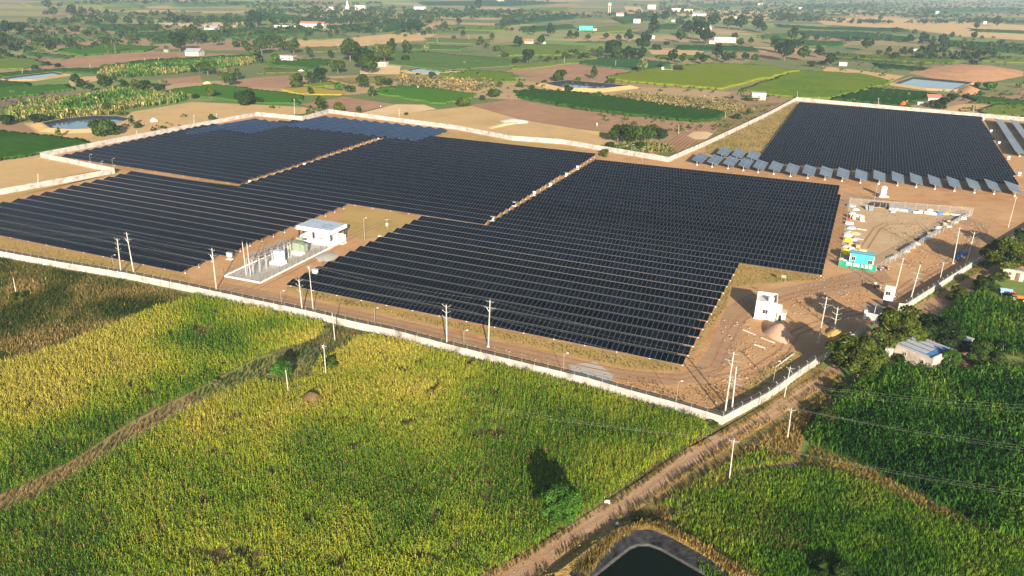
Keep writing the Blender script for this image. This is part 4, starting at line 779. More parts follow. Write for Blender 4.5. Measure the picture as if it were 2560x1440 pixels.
def palm_mesh(seed):
    rs = np.random.default_rng(seed); V, Q, C = [], [], []
    for i in range(16):
        p, q = leaf_strip(i * 2.4 + rs.normal(0, .2), 0, rs.uniform(.75, 1.1), rs.uniform(.1, .55), rs.uniform(.3, 1.1), .24, segs=4); b = len(V); V += p; Q += [tuple(b + j for j in x) for x in q]; C += [np.array((0.06, .09, .02)) * rs.uniform(.6, 1.5)] * len(p)
    return np_mesh('fronds', np.array(V), np.array(Q), M['leaf'], np.array(C))
PALMF = palm_mesh(3); PALMT = MB().tube((0, 0, 0), (.06, .03, 1.0), .035, .022, 6, False).mesh('trunk', M['bark'])

LAND = [((262, 320), 'the left wall pond'), ((40, 300), 'the banana plantation'), ((85, 190), 'the long pond at far left'), ((1085, 176), 'the small far pond'), ((1440, 217), 'the black lined pond'), ((2330, 212), 'the orange mound pond'),
        ((720, 148), 'the white farmhouse'), ((480, 128), 'the white shed'), ((1595, 350), 'the wall kink'), ((1720, 190), 'the big lime field'), ((1890, 240), 'the wall peak farmhouse'), ((1465, 76), 'the turquoise shed'), ((1800, 98), 'the long farmhouse'),
        ((1523, 28), 'the water tower'), ((868, 18), 'the white temple spire'), ((770, 66), 'the low farm sheds'), ((2107, 160), 'the white hut'), ((2270, 62), 'the far tan plain'), ((590, 205), 'the left brown plots'), ((230, 62), 'the far left vineyards'),
        ((1040, 70), 'the far middle vineyards'), ((900, 228), 'the yellow paddy strip'), ((2320, 125), 'the far right groves'), ((1350, 130), 'the upper lime fields'), ((420, 225), 'the bright left field'), ((880, 172), 'the great tree clump'), ((1175, 245), 'the dry back plot'),
        ((1640, 95), 'the distant grove'), ((1980, 140), 'the far green field'), ((300, 130), 'the left vine field'), ((560, 110), 'the upper left palms'), ((800, 275), 'the back wall peak')]
TREES = []
def T(x, y, w, kind='round', tone='mid', hs=1.0): TREES.append((x, y, w, kind, tone, hs))
def bulk(s, kind='round', tone='mid'):
    for q in s.split():
        a = q.split(','); T(float(a[0]), float(a[1]), float(a[2]), *( {'r': 'round', 'b': 'bush', 't': 'tall', 's': 'spread'}[a[3][0]], {'d': 'dark', 'm': 'mid', 'o': 'olive', 'p': 'pale', 'g': 'bright'}[a[3][1]]) if len(a) > 3 else (kind, tone))
bulk('8,130,40,td 22,90,44,rd 50,84,40,rd 72,88,32,bm 95,90,22,rd 130,132,36,rd 57,108,22,bm 157,84,24,bm 185,79,34,bm 260,84,20,rd 120,22,26,rm 150,20,18,rm 182,24,18,rm 115,36,20,bm 80,60,28,bm 120,60,30,bm 160,62,30,bm 200,62,34,rm 240,62,32,bm 280,64,30,rm 320,64,30,rm 355,64,28,rm 378,62,20,bm 135,42,28,rm 180,42,30,rd 208,44,30,rm 230,34,20,rm 268,44,22,rd 365,14,16,rd 430,54,26,rd 462,58,28,rd 415,52,18,bm 490,68,20,rm 566,70,14,rd 622,72,26,rd')
bulk('450,128,56,rd 436,112,34,rm 482,106,44,rm 505,108,36,rd 540,114,32,rm 590,118,32,bm 612,126,36,rm 632,140,34,ro 100,150,13,rd 120,164,20,bd 146,168,22,bd 88,174,20,bd 190,212,30,rd 206,224,30,rd 226,228,26,rd 266,228,42,rd 286,206,26,rm 252,204,20,rm 311,226,36,rd 342,228,34,ro 366,234,40,rd 396,236,42,rd 404,216,30,bp 345,212,26,bo 520,188,48,rm 484,182,20,rd 560,210,44,rp 572,216,40,rm 595,200,32,rm 488,246,22,bd 530,246,36,ro 618,262,62,bd 20,312,54,bd 92,306,46,bd 120,304,30,bd 236,272,30,bm 272,278,46,bo 302,288,32,bo 262,340,70,bm 147,342,20,tg 330,314,20,tm 346,320,22,bm 532,306,28,rm')
bulk('655,136,44,rm 686,156,34,rg 680,122,40,rm 705,128,36,rm 735,134,46,rm 772,144,32,rm 650,160,26,rd 826,146,26,rd 762,64,22,rd 800,74,20,rm 680,62,22,rd 712,64,24,rd 642,66,40,rd 876,154,58,rm 908,172,72,rd 926,184,70,rm 845,184,48,rm 802,208,48,rd 776,212,36,rm 742,218,52,bo 962,158,50,ro 980,128,36,rd 1018,136,34,rm 1066,132,26,rp 915,134,20,rd 942,132,24,rm 1014,152,30,bd 1016,82,36,rd 1042,82,32,rd 1030,76,28,rd 886,82,26,rd 838,80,16,rd 850,224,32,bg 878,230,30,bm 908,222,46,rm 932,242,36,rm 952,214,44,bo 972,212,32,bm 775,238,26,rm 648,258,26,bd 736,256,22,bm 803,276,36,rm 850,280,50,bo 898,280,20,rm 776,288,26,bo 1158,266,40,bo 1206,250,22,bm 1234,242,44,bm 1080,196,28,bd 1046,189,12,bd 1016,288,14,bm 1196,26,24,td 1198,12,20,td')
bulk('790,48,36,rm 890,42,18,rd 975,48,22,rm 1000,52,16,rm 1168,38,22,rm 1184,48,24,rm 1075,58,20,bm 1112,74,22,rm 1146,62,20,rd 1158,92,18,rd 1134,96,16,bm 1202,114,28,rm 1216,122,20,rm 1242,128,26,bm 1264,142,22,bm 1230,100,20,rm 1262,70,24,rm 1180,30,20,rd 1294,120,30,rd 1332,88,24,rd 1376,92,34,rd 1424,97,24,rd 1440,97,22,rd 1352,112,26,rd 1470,99,18,rm 1514,99,18,rd 1546,102,20,rd 1572,105,32,rd 1616,107,34,rd 1632,92,38,td 1528,134,58,bd 1606,128,44,rd 1500,142,28,rm 1540,147,44,rm 1572,150,42,rd 1606,150,38,rd 1642,124,26,bd 1666,112,20,bd 1682,153,32,rd 1708,158,32,rm 1742,153,28,rm 1754,160,34,rd 1792,150,36,rd 1812,156,28,rd 1832,152,30,rm 1862,152,26,rd 1886,150,22,bm')
bulk('1318,158,42,rd 1290,158,30,bm 1366,156,18,bd 1390,152,18,bm 1412,147,20,rm 1462,143,28,bm 1442,142,22,rm 1605,180,36,rp 1652,170,16,rd 1696,178,30,bd 1485,197,26,tm 1400,204,48,bm 1445,202,20,bg 1525,210,28,bm 1422,228,26,bd 1300,218,26,bm 1330,224,22,bm 1360,208,18,bm 1494,244,30,bg 1460,242,24,bm 1872,252,30,bm 1842,298,30,bm 1870,288,18,rm 1544,358,54,rm 1572,364,72,rm 1612,360,60,rm 1652,352,40,rd 1522,374,40,bm 1600,372,40,bm 1722,92,46,rd 1752,102,50,rd 1766,110,42,rd 1742,74,44,rm 1782,72,40,rd 1822,72,40,rm 1852,74,36,rd 1892,78,36,rd 1906,82,28,rd 1662,54,28,rd 1700,66,30,rm 1700,106,30,rm 1850,116,24,rm 1876,112,22,rm 1836,100,20,rd 1510,384,22,bo')
bulk('1960,152,52,rd 1970,136,44,rd 1938,130,34,rm 2006,152,38,rm 2030,167,28,bm 2044,144,36,rd 2076,164,36,rd 2054,162,20,bd 1980,104,38,rm 2012,106,30,rm 2040,104,20,rd 1936,110,26,rm 1998,122,30,rd 2122,104,24,bm 2142,102,24,bm 2166,127,34,rd 2196,135,20,bm 2220,135,22,rd 2256,140,28,rd 2276,137,20,rm 2236,86,20,rd 2286,87,16,rm 2272,107,24,rd 2306,110,28,rd 2330,113,24,rm 2356,112,32,rd 2302,132,22,rd 2326,135,28,rd 2356,138,28,rd 2360,142,18,bd 2406,150,26,rd 2442,152,28,rd 2434,162,24,bd 2482,142,26,rm 2378,97,16,rd 2434,97,18,rd 2312,62,18,rd 2440,73,16,rm 2492,66,26,rd 2200,52,16,rm 2442,218,22,bm 2472,226,44,bg 2452,238,22,bg 2380,250,30,bd 2352,272,46,bd 2330,262,24,bm 2480,180,16,bd 2550,220,26,bp 1966,50,26,rd 2020,54,22,rm')
bulk('1790,398,0,bo') if False else None
def words_n(i): return ordn(i)
SHAPE = {'round': 'round', 'bush': 'bushy low', 'tall': 'tall', 'spread': 'spreading'}; TONEW = {'dark': 'dark green', 'mid': 'green', 'olive': 'olive', 'pale': 'pale green', 'bright': 'bright green'}
names = {}
for t in TREES:
    lm = min(LAND, key=lambda l: ((l[0][0] - t[0]) / 1.0) ** 2 + ((l[0][1] - t[1]) * 2.2) ** 2)[1]; names.setdefault((t[3], t[4], lm), []).append(t)
for (kind, tone, lm), ts in names.items():
    ts.sort(key=lambda t: t[0]); noun = 'shrub' if kind == 'bush' else 'tree'; adj = ('low ' if kind == 'bush' else SHAPE[kind] + ' ') + TONEW[tone]
    for i, t in enumerate(ts):
        x, y, w, _, _, hs = t; g = G(x, y); sc = w / scale_at(x, y) / 2 * random.uniform(.86, 1.05)
        lab = f'{adj} {noun} by {lm}' if len(ts) == 1 else f'{adj} {noun}, {ordn(i + 1)} from left of {len(ts)} by {lm}'
        o = empty('tree' if noun == 'tree' else 'shrub', g, random.uniform(0, 6.28), lab, noun, 'trees and shrubs of the plain'); hv = hs * random.uniform(.85, 1.12)
        c = link('crown', crown(kind, tone, 1 if w >= 40 else 0), o, scale=(sc, sc, sc * hv))
        if kind != 'bush': link('trunk', random.choice(TR_), o, scale=(sc, sc, sc * hv))
for i, (x, y, h) in enumerate([(270, 136, 26), (289, 134, 36), (462, 88, 18), (556, 86, 20), (520, 80, 16), (1848, 255, 30), (2170, 100, 18), (2196, 100, 20), (2208, 101, 18), (2540, 146, 20), (1762, 118, 20), (2000, 120, 20)]):
    g = G(x, y); hh = h / scale_at(x, y) / 0.98; o = empty('palm_tree', g, i * 1.3, f'{ordn(i + 1)} slim palm from left among the twelve distant palms' if x not in (1848,) else 'coconut palm beside the farmhouse near the wall peak', 'palm', 'distant palms')
    link('trunk', PALMT, o, scale=(hh * .9, hh * .9, hh * .82)); link('fronds', PALMF, o, (hh * .05, hh * .02, hh * .8), scale=hh * .36)
# the near trees, built with many more leaves
def near_tree(x, y, w, kind, tone, label, hs=1.0, trunk=True, dz=0.0, name='tree', cat='tree'):
    g = G(x, y); sc = w / scale_at(x, y) / 2; o = empty(name, g, random.uniform(0, 6), label, cat, 'near trees and shrubs')
    link('crown', crown(kind, tone, 2), o, (0, 0, dz), scale=(sc, sc, sc * hs))
    if trunk: link('trunk', random.choice(TR_), o, scale=(sc, sc, sc * hs + dz))
    return o
near_tree(2138, 955, 170, 'round', 'olive', 'large olive green tree between dirt road and blue roofed house', 0.85)
near_tree(2228, 885, 150, 'round', 'olive', 'yellow green tree behind the blue roofed house beside the gate', 0.95)
near_tree(2340, 872, 130, 'spread', 'dark', 'dark spreading tree with visible trunk behind the blue roofed house', 0.8)
near_tree(2372, 925, 58, 'tall', 'bright', 'slender bright green tree at the right end of blue roofed house', 0.75)
near_tree(2245, 905, 40, 'bush', 'mid', 'small green shrub against the house front wall', 0.9, False, name='shrub', cat='shrub')
near_tree(2450, 905, 110, 'bush', 'mid', 'wide straggly shrub right of the blue roofed house', 0.8, False, name='shrub', cat='shrub')
near_tree(2500, 880, 70, 'bush', 'dark', 'dark shrub at the lower edge of the maize rows', 0.8, False, name='shrub', cat='shrub')
near_tree(2420, 880, 60, 'bush', 'dark', 'dark shrub between the house and maize rows', 0.8, False, name='shrub', cat='shrub')
near_tree(2505, 690, 130, 'round', 'olive', 'large olive tree at the right edge above the cream hut', 0.85)
near_tree(2580, 690, 110, 'round', 'mid', 'green tree cut by the right edge behind the cream hut', 0.9)
near_tree(2560, 640, 90, 'round', 'dark', 'dark tree beside the wall at the right edge', 0.9)
near_tree(2392, 752, 62, 'bush', 'olive', 'light green shrub at the corner of the maize rows', 1.2, False, name='shrub', cat='shrub')
near_tree(2462, 728, 80, 'bush', 'mid', 'dark green shrub beside the lane left of the tractor', 0.9, False, name='shrub', cat='shrub')
near_tree(2500, 700, 44, 'bush', 'olive', 'small olive shrub before the cream hut', 0.9, False, name='shrub', cat='shrub')
near_tree(2060, 1050, 90, 'bush', 'olive', 'round straw coloured shrub beside the dirt road bend', 0.6, False, name='shrub', cat='shrub')
near_tree(2100, 990, 80, 'bush', 'mid', 'green shrub under the large olive tree', 0.7, False, name='shrub', cat='shrub')
near_tree(2150, 985, 60, 'bush', 'olive', 'olive shrub at the top corner of the big maize field', 0.7, False, name='shrub', cat='shrub')
near_tree(1400, 1312, 124, "spread", "bright", 'lone leafy tree at the road edge throwing a long shadow', 1.15)
near_tree(708, 955, 62, 'spread', 'bright', 'feathery young tree by the pole in the crop', 1.2)
near_tree(826, 925, 44, 'bush', 'mid', 'green shrub on the path end below the field poles', 1.3, False, name='shrub', cat='shrub')
near_tree(685, 945, 40, 'bush', 'pale', 'pale feathery shrub left of the young tree', 0.9, False, name='shrub', cat='shrub')
near_tree(732, 1005, 46, 'bush', 'bright', 'low green shrub beside the straw heap in the crop', 0.5, False, name='shrub', cat='shrub')
near_tree(540, 962, 30, 'bush', 'pale', 'pale green shrub on the path between sorghum fields', 0.8, False, name='shrub', cat='shrub')
near_tree(48, 752, 46, 'bush', 'olive', 'dark shrub under the pole on the unused plot', 0.9, False, name='shrub', cat='shrub')
near_tree(1510, 392, 24, 'bush', 'olive', 'small yellow green shrub at the back corner of the right block', 1.0, False, name='shrub', cat='shrub')
near_tree(2080, 1440, 120, 'bush', 'mid', 'low broad shrub at the bottom of the fodder field', 0.6, False, name='shrub', cat='shrub')
near_tree(1600, 1306, 50, 'bush', 'olive', 'dark weedy shrub at the top of the black lined pond', 0.6, False, name='shrub', cat='shrub')
near_tree(1390, 985, 20, 'bush', 'olive', 'small dusty shrub against the front wall', 0.9, False, name='shrub', cat='shrub')
near_tree(1785, 1068, 26, 'bush', 'olive', 'straggly shrub at the outer wall corner', 1.1, False, name='shrub', cat='shrub')
T0 = G(2295, 845); o = empty('palm_tree', T0, 0, 'young coconut palm between the two trees by the gate', 'palm', 'near trees and shrubs')
link('trunk', PALMT, o, scale=(3.2, 3.2, 3.2)); link('fronds', PALMF, o, (.18, .1, 3.2), scale=3.2)
# the far wooded country and the scattered scrub, too many to count
def far_mass(name, label, n, yr, size, thr, tone, xr=(-60, 2620), avoid=None, nq=16, power=1.0):
    V, C = [], []; rs = np.random.default_rng(n)
    xs = rs.uniform(*xr, n * 3); ys = yr[0] + (yr[1] - yr[0]) * rs.random(n * 3) ** power; P = np.array([G(x, y)[:2] for x, y in zip(xs, ys)])
    f = fbm(P[:, 0], P[:, 1] * 0.6, 170.0) + np.where((xs > 1650) & (ys < 42), .22, 0); ok = f > thr + rs.uniform(-.05, .09, len(f))
    if avoid is not None:
        for a in avoid: ok &= ~inside(np.stack([xs, ys], 1), a)
    P = P[ok][:n]; n = len(P); r = rs.uniform(size[0], size[1], n); c = np.array([TONES[t] for t in tone])[rs.integers(0, len(tone), n)] * rs.uniform(.7, 1.3, (n, 1))
    u = rs.normal(0, 1, (n, nq, 3)); u /= np.linalg.norm(u, axis=2)[:, :, None]; u[:, :, 2] = np.abs(u[:, :, 2]) * 1.0 + .05
    cen = np.stack([P[:, 0], P[:, 1], r * .35], 1)[:, None] + u * r[:, None, None] * rs.uniform(.6, 1, (n, nq, 1)) * [1, 1, .85]
    V, Q = cards(rs, cen.reshape(-1, 3), u.reshape(-1, 3), np.repeat(r * .42, nq)[:, None]); C = np.repeat(np.repeat(c, nq, 0) * rs.uniform(.7, 1.35, (n * nq, 1)), 4, 0)
    return put(link(name, np_mesh(name, V, Q, M['leaf'], C)), label, kind='stuff')
AV = [SITE, [(850, 0), (880, 0), (880, 26), (850, 26)], [(1600, 8), (1650, 8), (1650, 30), (1600, 30)], [(1510, 8), (1535, 8), (1535, 36), (1510, 36)], [(2000, 45), (2600, 60), (2600, 100), (2000, 75)],
      [(1280, 228), (1480, 236), (1810, 282), (1800, 310), (1280, 250)], [(1518, 195), (1920, 160), (2240, 195), (2000, 250), (1800, 228)], [(2230, 180), (2560, 160), (2560, 225), (2240, 232)], [(830, 235), (1200, 235), (1450, 270), (1680, 390), (1280, 345), (830, 280)], [(420, 205), (770, 235), (740, 270), (430, 240)], [(1200, 160), (1600, 160), (1600, 200), (1200, 200)]]
far_mass('far_woods', 'distant trees and hedges melting into haze along the top', 3800, (-18, 60), (2.0, 5.0), .52, ('dark', 'dark', 'mid'), power=0.8, nq=12)
far_mass('scattered_trees', 'small trees and bushes dotted over the middle plain', 1100, (42, 150), (1.6, 4.0), .53, ('dark', 'mid', 'mid', 'olive'), avoid=AV, nq=18)
far_mass('field_scrub', 'low scrub on field margins beyond the walls', 1500, (120, 330), (0.5, 1.5), .55, ('mid', 'olive', 'olive', 'pale'), avoid=AV, nq=12)
#--PART4--
# ------------------------------------------------------------------ poles and wires
def h_of(base, top):
    g = G(*base); return min((abs(PX((g.x, g.y, z / 20))[1] - top[1]), z / 20) for z in range(10, 400))[1]
ROWA = R(-24)
ins_me = MB().lathe([(0.03, 0), (0.07, 0.05), (0.04, 0.1), (0.07, 0.15), (0.03, 0.22)], 6).mesh('insulator', M['insul'])
def power_pole(base, top, style, label, az=ROWA, r=0.12, mat='pole', arms=None, group='power poles'):
    h = h_of(base, top); g = G(*base); tx, _ = PX((g.x, g.y, h)); lean = (top[0] - tx) / (F / (g.y * CT + H * ST)); lean = max(-.6, min(.6, lean))
    t = empty('power_pole', g, 0, label, 'power pole', group); P = lambda z: Vector((lean * z / h, 0, z))
    MB().tube((0, 0, -.1), P(h), r, r * .62, 8).build('pole', M[mat], t); ax = Vector((math.cos(az), math.sin(az), 0)); tips = []
    def arm(z, half, rise=0.0, brace=0.7, both=(-1, 1)):
        mb = MB()
        for s in both:
            e = P(z) + ax * s * half + Vector((0, 0, rise)); mb.tube(P(z), e, 0.055, 0.05, 4)
            if brace: mb.tube(P(z - brace), P(z) + ax * s * half * .6 + Vector((0, 0, rise * .6)), 0.03, n=4)
        a = mb.build('crossarm', M['steel'], t)
        for s in both: e = P(z) + ax * s * half * .95 + Vector((0, 0, rise)); link('insulator', ins_me, a, e); tips.append(g + e + Vector((0, 0, .22)))
    if style == 'cross': arm(h - .35, .75, 0, 0); arm(h - 1.5, 1.15, 0, .9)
    elif style == 'vee': [arm(h - .5 - 1.1 * k, .85, .45, 0) for k in range(3)]
    elif style == 'tee': arm(h - 1.9, 1.1, 0, .9); arm(h - 3.0, 1.1, 0, .9)
    elif style == 'single': arm(h - .25, .6, 0, .5)
    link('insulator', ins_me, t, P(h)); tips.append(g + P(h) + Vector((0, 0, .22)))
    if style in ('cross', 'tee', 'vee'): MB().box((0, 0, .12), (.5, .5, .24)).build('footing', M['conc'], t)
    return tips
PP = {}
for k, b, tp, st, lab in (
    ('p1', (334.5, 682.5), (316, 581), 'cross', 'tall grey power pole with two crossarms before the lower left block'), ('p2', (302.5, 681), (292.5, 596), 'vee', 'tan power pole with slanted arms beside the tall left pole'),
    ('p3', (541, 725), (529.5, 621), 'cross', 'grey power pole with two crossarms left of the substation'), ('p4', (783, 775), (772, 664), 'single', 'plain white power pole in front of the substation'),
    ('p4b', (756, 780), (747, 698), 'vee', 'tan power pole with slanted arms beside the plain white pole'), ('p5', (1117, 864), (1115.5, 762), 'vee', 'tan power pole with slanted arms before the middle of the right block'),
    ('p6', (1220.5, 867), (1225, 750), 'cross', 'grey power pole with crossarms before the middle of the right block'), ('p7', (1811, 1042), (1834.5, 880), 'cross', 'tallest pale power pole standing in the front wall corner'),
    ('p7b', (1829, 1030), (1841, 917), 'tee', 'shorter power pole with stacked arms in the front wall corner'), ('p8', (2045, 857), (2067.5, 742), 'cross', 'grey power pole with crossarms right of the white building'),
    ('p8b', (2085, 826), (2095, 768), 'vee', 'short pole with three pairs of slanted arms on a straw mound'), ('p9', (2382, 659), (2400, 567.5), 'cross', 'pale power pole with crossarms right of the storage yard'),
    ('p9b', (2415, 661), (2437, 579), 'vee', 'thin pole with slanted arms nearest the large right edge trees'), ('p10', (2234, 742), (2259, 644), 'cross', 'pale power pole with crossarms behind the white guard cabin'),
    ('p11', (2275, 753), (2301, 662), 'tee', 'pale power pole with two stacked wide arms near the gate wall corner'), ('p12', (2349, 702), (2360, 654), 'single', 'short plain pole beside the right wall'),
    ('p13', (2520, 570), (2541, 492), 'single', 'plain power pole at the right edge below the grey table strips'), ('f1', (837.5, 851), (830, 782), 'none', 'bare field pole nearest the front wall'),
    ('f2', (815, 938), (809, 861), 'single', 'tall field pole on the path end in the sorghum'), ('f3', (721, 981), (714, 925), 'none', 'short bare field pole beside the young feathery tree'),
    ('f4', (41, 738), (33, 695), 'none', 'bare pole on the unused weedy plot'), ('r1', (1823, 1199), (1835, 1099), 'single', 'white pole in the field edge right of the dirt road'),
    ('r2', (1960, 995), (1976, 917), 'single', 'thin pole on the verge outside the roadside wall'), ('r3', (1969, 1095), (1979, 1021), 'single', 'white pole in golden grass right of the dirt road'), ('g1', (2184, 789), (2190, 765), 'none', 'short white post beside the black gate')):
    PP[k] = power_pole(b, tp, st, lab, r=.09 if st in ('none', 'single') else .13)
for i, (x, yb, yt) in enumerate([(95, 456, 434), (485, 312, 287), (541, 304, 282), (396, 157, 144), (361, 154, 144), (225, 173, 159), (56, 186, 172), (736, 290, 247), (998, 292, 272), (1539, 167, 151), (1411, 159, 141), (1680, 177, 160), (1993, 248, 228), (2196, 262, 245), (2433, 285, 265), (1697, 335, 311), (1814, 294, 279), (640, 125, 112), (845, 122, 109), (920, 116, 104), (1093, 107, 90), (1172, 99, 87), (342, 341, 325)]):
    power_pole((x, yb), (x, yt), 'single' if i % 2 else 'none', f'{ordn(i + 1)} slim pale pole in the fields, listed left to right' if False else f'slim pale pole, {ordn(1 + sorted([95, 485, 541, 396, 361, 225, 56, 736, 998, 1539, 1411, 1680, 1993, 2196, 2433, 1697, 1814, 640, 845, 920, 1093, 1172, 342]).index(x))} from left in the fields beyond the walls', r=.10, group='poles in the fields beyond')
def power_line(runs, label, sag=0.03, r=0.005):
    t = empty('power_line', (0, 0, 0), 0, label, 'power line', 'overhead power lines')
    for run in runs:
        pts = []
        for a, b in zip(run[:-1], run[1:]):
            L = (b - a).length
            for k in range(10): s = k / 10; pts.append(a.lerp(b, s) - Vector((0, 0, 4 * sag * L * s * (1 - s) * .5)))
        pts.append(run[-1]); MB().path(pts, r, 3).build('conductor', M['wire'], t)
off = lambda px, py, z: G(px, py, z)
def conn(keys, n=3, pre=None, post=None):
    out = []
    for i in range(n):
        run = [PP[k][min(i, len(PP[k]) - 1)] for k in keys]
        if pre: run = [off(pre[0], pre[1] + 6 * i, 8)] + run
        if post: run = run + [off(post[0], post[1] + 9 * i, 8)]
        out.append(run)
    return out
power_line(conn(['p1', 'p3', 'p4', 'p6', 'p7'], pre=(-150, 520)), 'power line along the front wall on the crossarm poles')
power_line(conn(['p2', 'p4b', 'p5', 'p7b'], pre=(-150, 545)), 'power line along the front wall on the slanted arm poles')
power_line(conn(['p7', 'p8', 'p10', 'p9', 'p13']), 'power line from the wall corner past the guard cabin')
power_line(conn(['p7b', 'p8b', 'p11', 'p9b']), 'lower power line from the wall corner to the right edge')
power_line(conn(['f1', 'f2', 'f3'], 2), 'thin wires between the three sorghum field poles')
power_line(conn(['p7b'], 3, post=(2700, 1020)), 'wires from the wall corner over the top of the maize')
power_line(conn(['r3'], 3, post=(2700, 1130)), 'wires crossing the middle of the maize')
power_line(conn(['r1'], 3, pre=(1200, 1010), post=(2700, 1245)), 'wires crossing the lower maize and fodder from the white pole')
def street_lamp(b, tp, label):
    h = h_of(b, tp); g = G(*b); t = empty('street_lamp', g, 0, label, 'street lamp', 'lamp posts inside the wall'); MB().tube((0, 0, 0), (0, 0, h), .05, .035, 6).build('post', M['steel'], t)
    MB().tube((0, 0, h - .05), (.5, .2, h + .1), .025, n=4).build('arm', M['steel'], t); MB().box((.6, .24, h + .1), (.35, .16, .07)).build('lamp_head', M['white'], t)
for i, (b, tp) in enumerate([((705, 768), (702, 729)), ((938, 819), (937, 772)), ((1160, 870), (1160, 828)), ((1408, 934), (1410, 885)), ((1690, 1010), (1696, 956)), ((1932, 960), (1938, 906)), ((287, 680), (285, 639)), ((228, 412), (225, 387)), ((253, 414), (252, 404)), ((284, 422), (281, 397)), ((1578, 391), (1579, 362)), ((1606, 405), (1607, 367)), ((912, 600), (910, 546)), ((2186, 500), (2189, 457)), ((1932, 690), (1934, 660)) ][:14]):
    street_lamp(b, tp, f'thin lamp post, {ordn(1 + sorted([705, 938, 1160, 1408, 1690, 1932, 287, 228, 253, 284, 1578, 1606, 912, 2186]).index(b[0]))} from left among the lamp posts inside the wall')

# ------------------------------------------------------------------ frames for buildings: local x along a front edge, y away from the viewer
class Frame:
    def __init__(s, a, b, name, label, cat, group=None):
        A, B = G(*a), G(*b); d = B - A; s.w = d.length; s.o = empty(name, A, math.atan2(d.y, d.x), label, cat, group)
    def box(s, name, c, d, m, parent=None): return MB().box(c, d).build(name, M[m] if isinstance(m, str) else m, parent or s.o)
def window(fr, x, z, w, h, y=-0.02, name='window', axis='x'):
    if axis == 'x':
        f = MB().box((x, y, z + h / 2 + .04), (w + .12, .07, .08)).box((x, y, z - h / 2 - .04), (w + .12, .09, .08)).box((x - w / 2 - .03, y, z), (.06, .07, h)).box((x + w / 2 + .03, y, z), (.06, .07, h)).box((x, y, z), (.05, .06, h)).build(name, M['sand'], fr.o)
        MB().box((x, y + .012, z), (w, .03, h)).build('pane', M['glass'], f)
    else:
        f = MB().box((y, x, z + h / 2 + .04), (.07, w + .12, .08)).box((y, x, z - h / 2 - .04), (.09, w + .12, .08)).box((y, x - w / 2 - .03, z), (.07, .06, h)).box((y, x + w / 2 + .03, z), (.07, .06, h)).build(name, M['sand'], fr.o); MB().box((y - .012, x, z), (.03, w, h)).build('pane', M['glass'], f)
    return f
M['sand'] = plain('window_frame', (0.55, 0.48, 0.36), 0.6); M['roofwhite'] = plain('white_roof', (0.34, 0.39, 0.46), 0.5, var=.06)
M['teal'] = plain('turquoise_paint', (0.045, 0.52, 0.47), 0.5, var=.08); M['tealroof'] = plain('blue_green_roof', (0.10, 0.34, 0.42), 0.45, var=.1); M['greencloth'] = plain('green_cloth', (0.012, 0.24, 0.14), 0.8, var=.2, scale=1.2)
M['xfgreen'] = plain('grey_green_enamel', (0.21, 0.26, 0.185), 0.45, var=.06); M['yellow'] = plain('yellow_tarp', (0.78, 0.66, 0.02), 0.5, var=.08); M['bluetarp'] = plain('blue_tarp', (0.06, 0.20, 0.48), 0.5, var=.15)
M['card'] = plain('cardboard', (0.52, 0.36, 0.18), 0.85); M['red'] = plain('red_paint', (0.5, 0.03, 0.03), 0.5); M['orangep'] = plain('orange_paint', (0.62, 0.14, 0.02), 0.45); M['cream'] = plain('cream_plaster', (0.50, 0.45, 0.36), 0.9, var=.15, scale=.7)
M['lime'] = plain('limewashed_wall', (0.50, 0.47, 0.42), 0.9, var=.18, scale=.35); M['house'] = plain('house_plaster', (0.44, 0.37, 0.31), 0.9, var=.16, scale=.6, bump=.01); M['redtile'] = plain('red_tiles', (0.34, 0.13, 0.09), 0.8, var=.15); M['tin'] = plain('tin_sheet', (0.40, 0.42, 0.44), 0.4, .4, var=.15); M['mark'] = plain('pale_blue_mark', (0.19, 0.29, 0.42), 0.5); M['markg'] = plain('pale_green_mark', (0.13, 0.32, 0.35), 0.5); M['grey'] = plain('grey_paint', (0.36, 0.37, 0.38), 0.6)
mm, N_, L_, B_ = nodes('weathered_blue_roof'); tc = N_.new('ShaderNodeTexCoord'); wv = N_.new('ShaderNodeTexWave'); wv.inputs['Scale'].default_value = .62; wv.bands_direction = 'Y'; wv.inputs['Distortion'].default_value = 2.5; wv.inputs['Detail'].default_value = 3; L_.new(tc.outputs['Object'], wv.inputs[0])
L_.new(ramp_mix(N_, L_, wv.outputs['Fac'], [(0.0, (.13, .10, .09)), (.16, (.30, .34, .40)), (.5, (.42, .48, .56)), (1, (.36, .43, .53))]), B_.inputs['Base Color']); B_.inputs['Roughness'].default_value = .6; M['oldroof'] = mm

# control room of the substation
fr = Frame((749.5, 605), (830, 619), 'control_room', 'open sided white control room with wide flat roof in the substation', 'building'); w = fr.w; v_ = (G(868, 602) - G(830, 619)).length; hh = 4.3
fr.box('plinth', (w / 2, v_ / 2, .12), (w + .1, v_ + .1, .24), 'conc'); fr.box('floor_slab', (w / 2, v_ / 2, .5), (w - .1, v_ - .1, .2), 'conc')
fr.box('front_parapet', (w / 2, 0, 1.05), (w, .2, 1.3), 'white'); fr.box('side_parapet', (w, v_ * .32, 1.05), (.2, v_ * .52, 1.3), 'white'); fr.box('side_parapet', (w, v_ * .82, 1.05), (.2, v_ * .34, 1.3), 'white'); fr.box('side_parapet', (0, v_ / 2, 1.05), (.2, v_ - .24, 1.3), 'white'); fr.box('back_parapet', (w / 2, v_, 1.05), (w - .24, .2, 1.3), 'white')
for x in (.12, w * .45, w - .14):
    for y in (.0, v_ * .98): MB().box((x, y, 2.3), (.24, .26, 2.3)).build('column', M['dark'], fr.o)
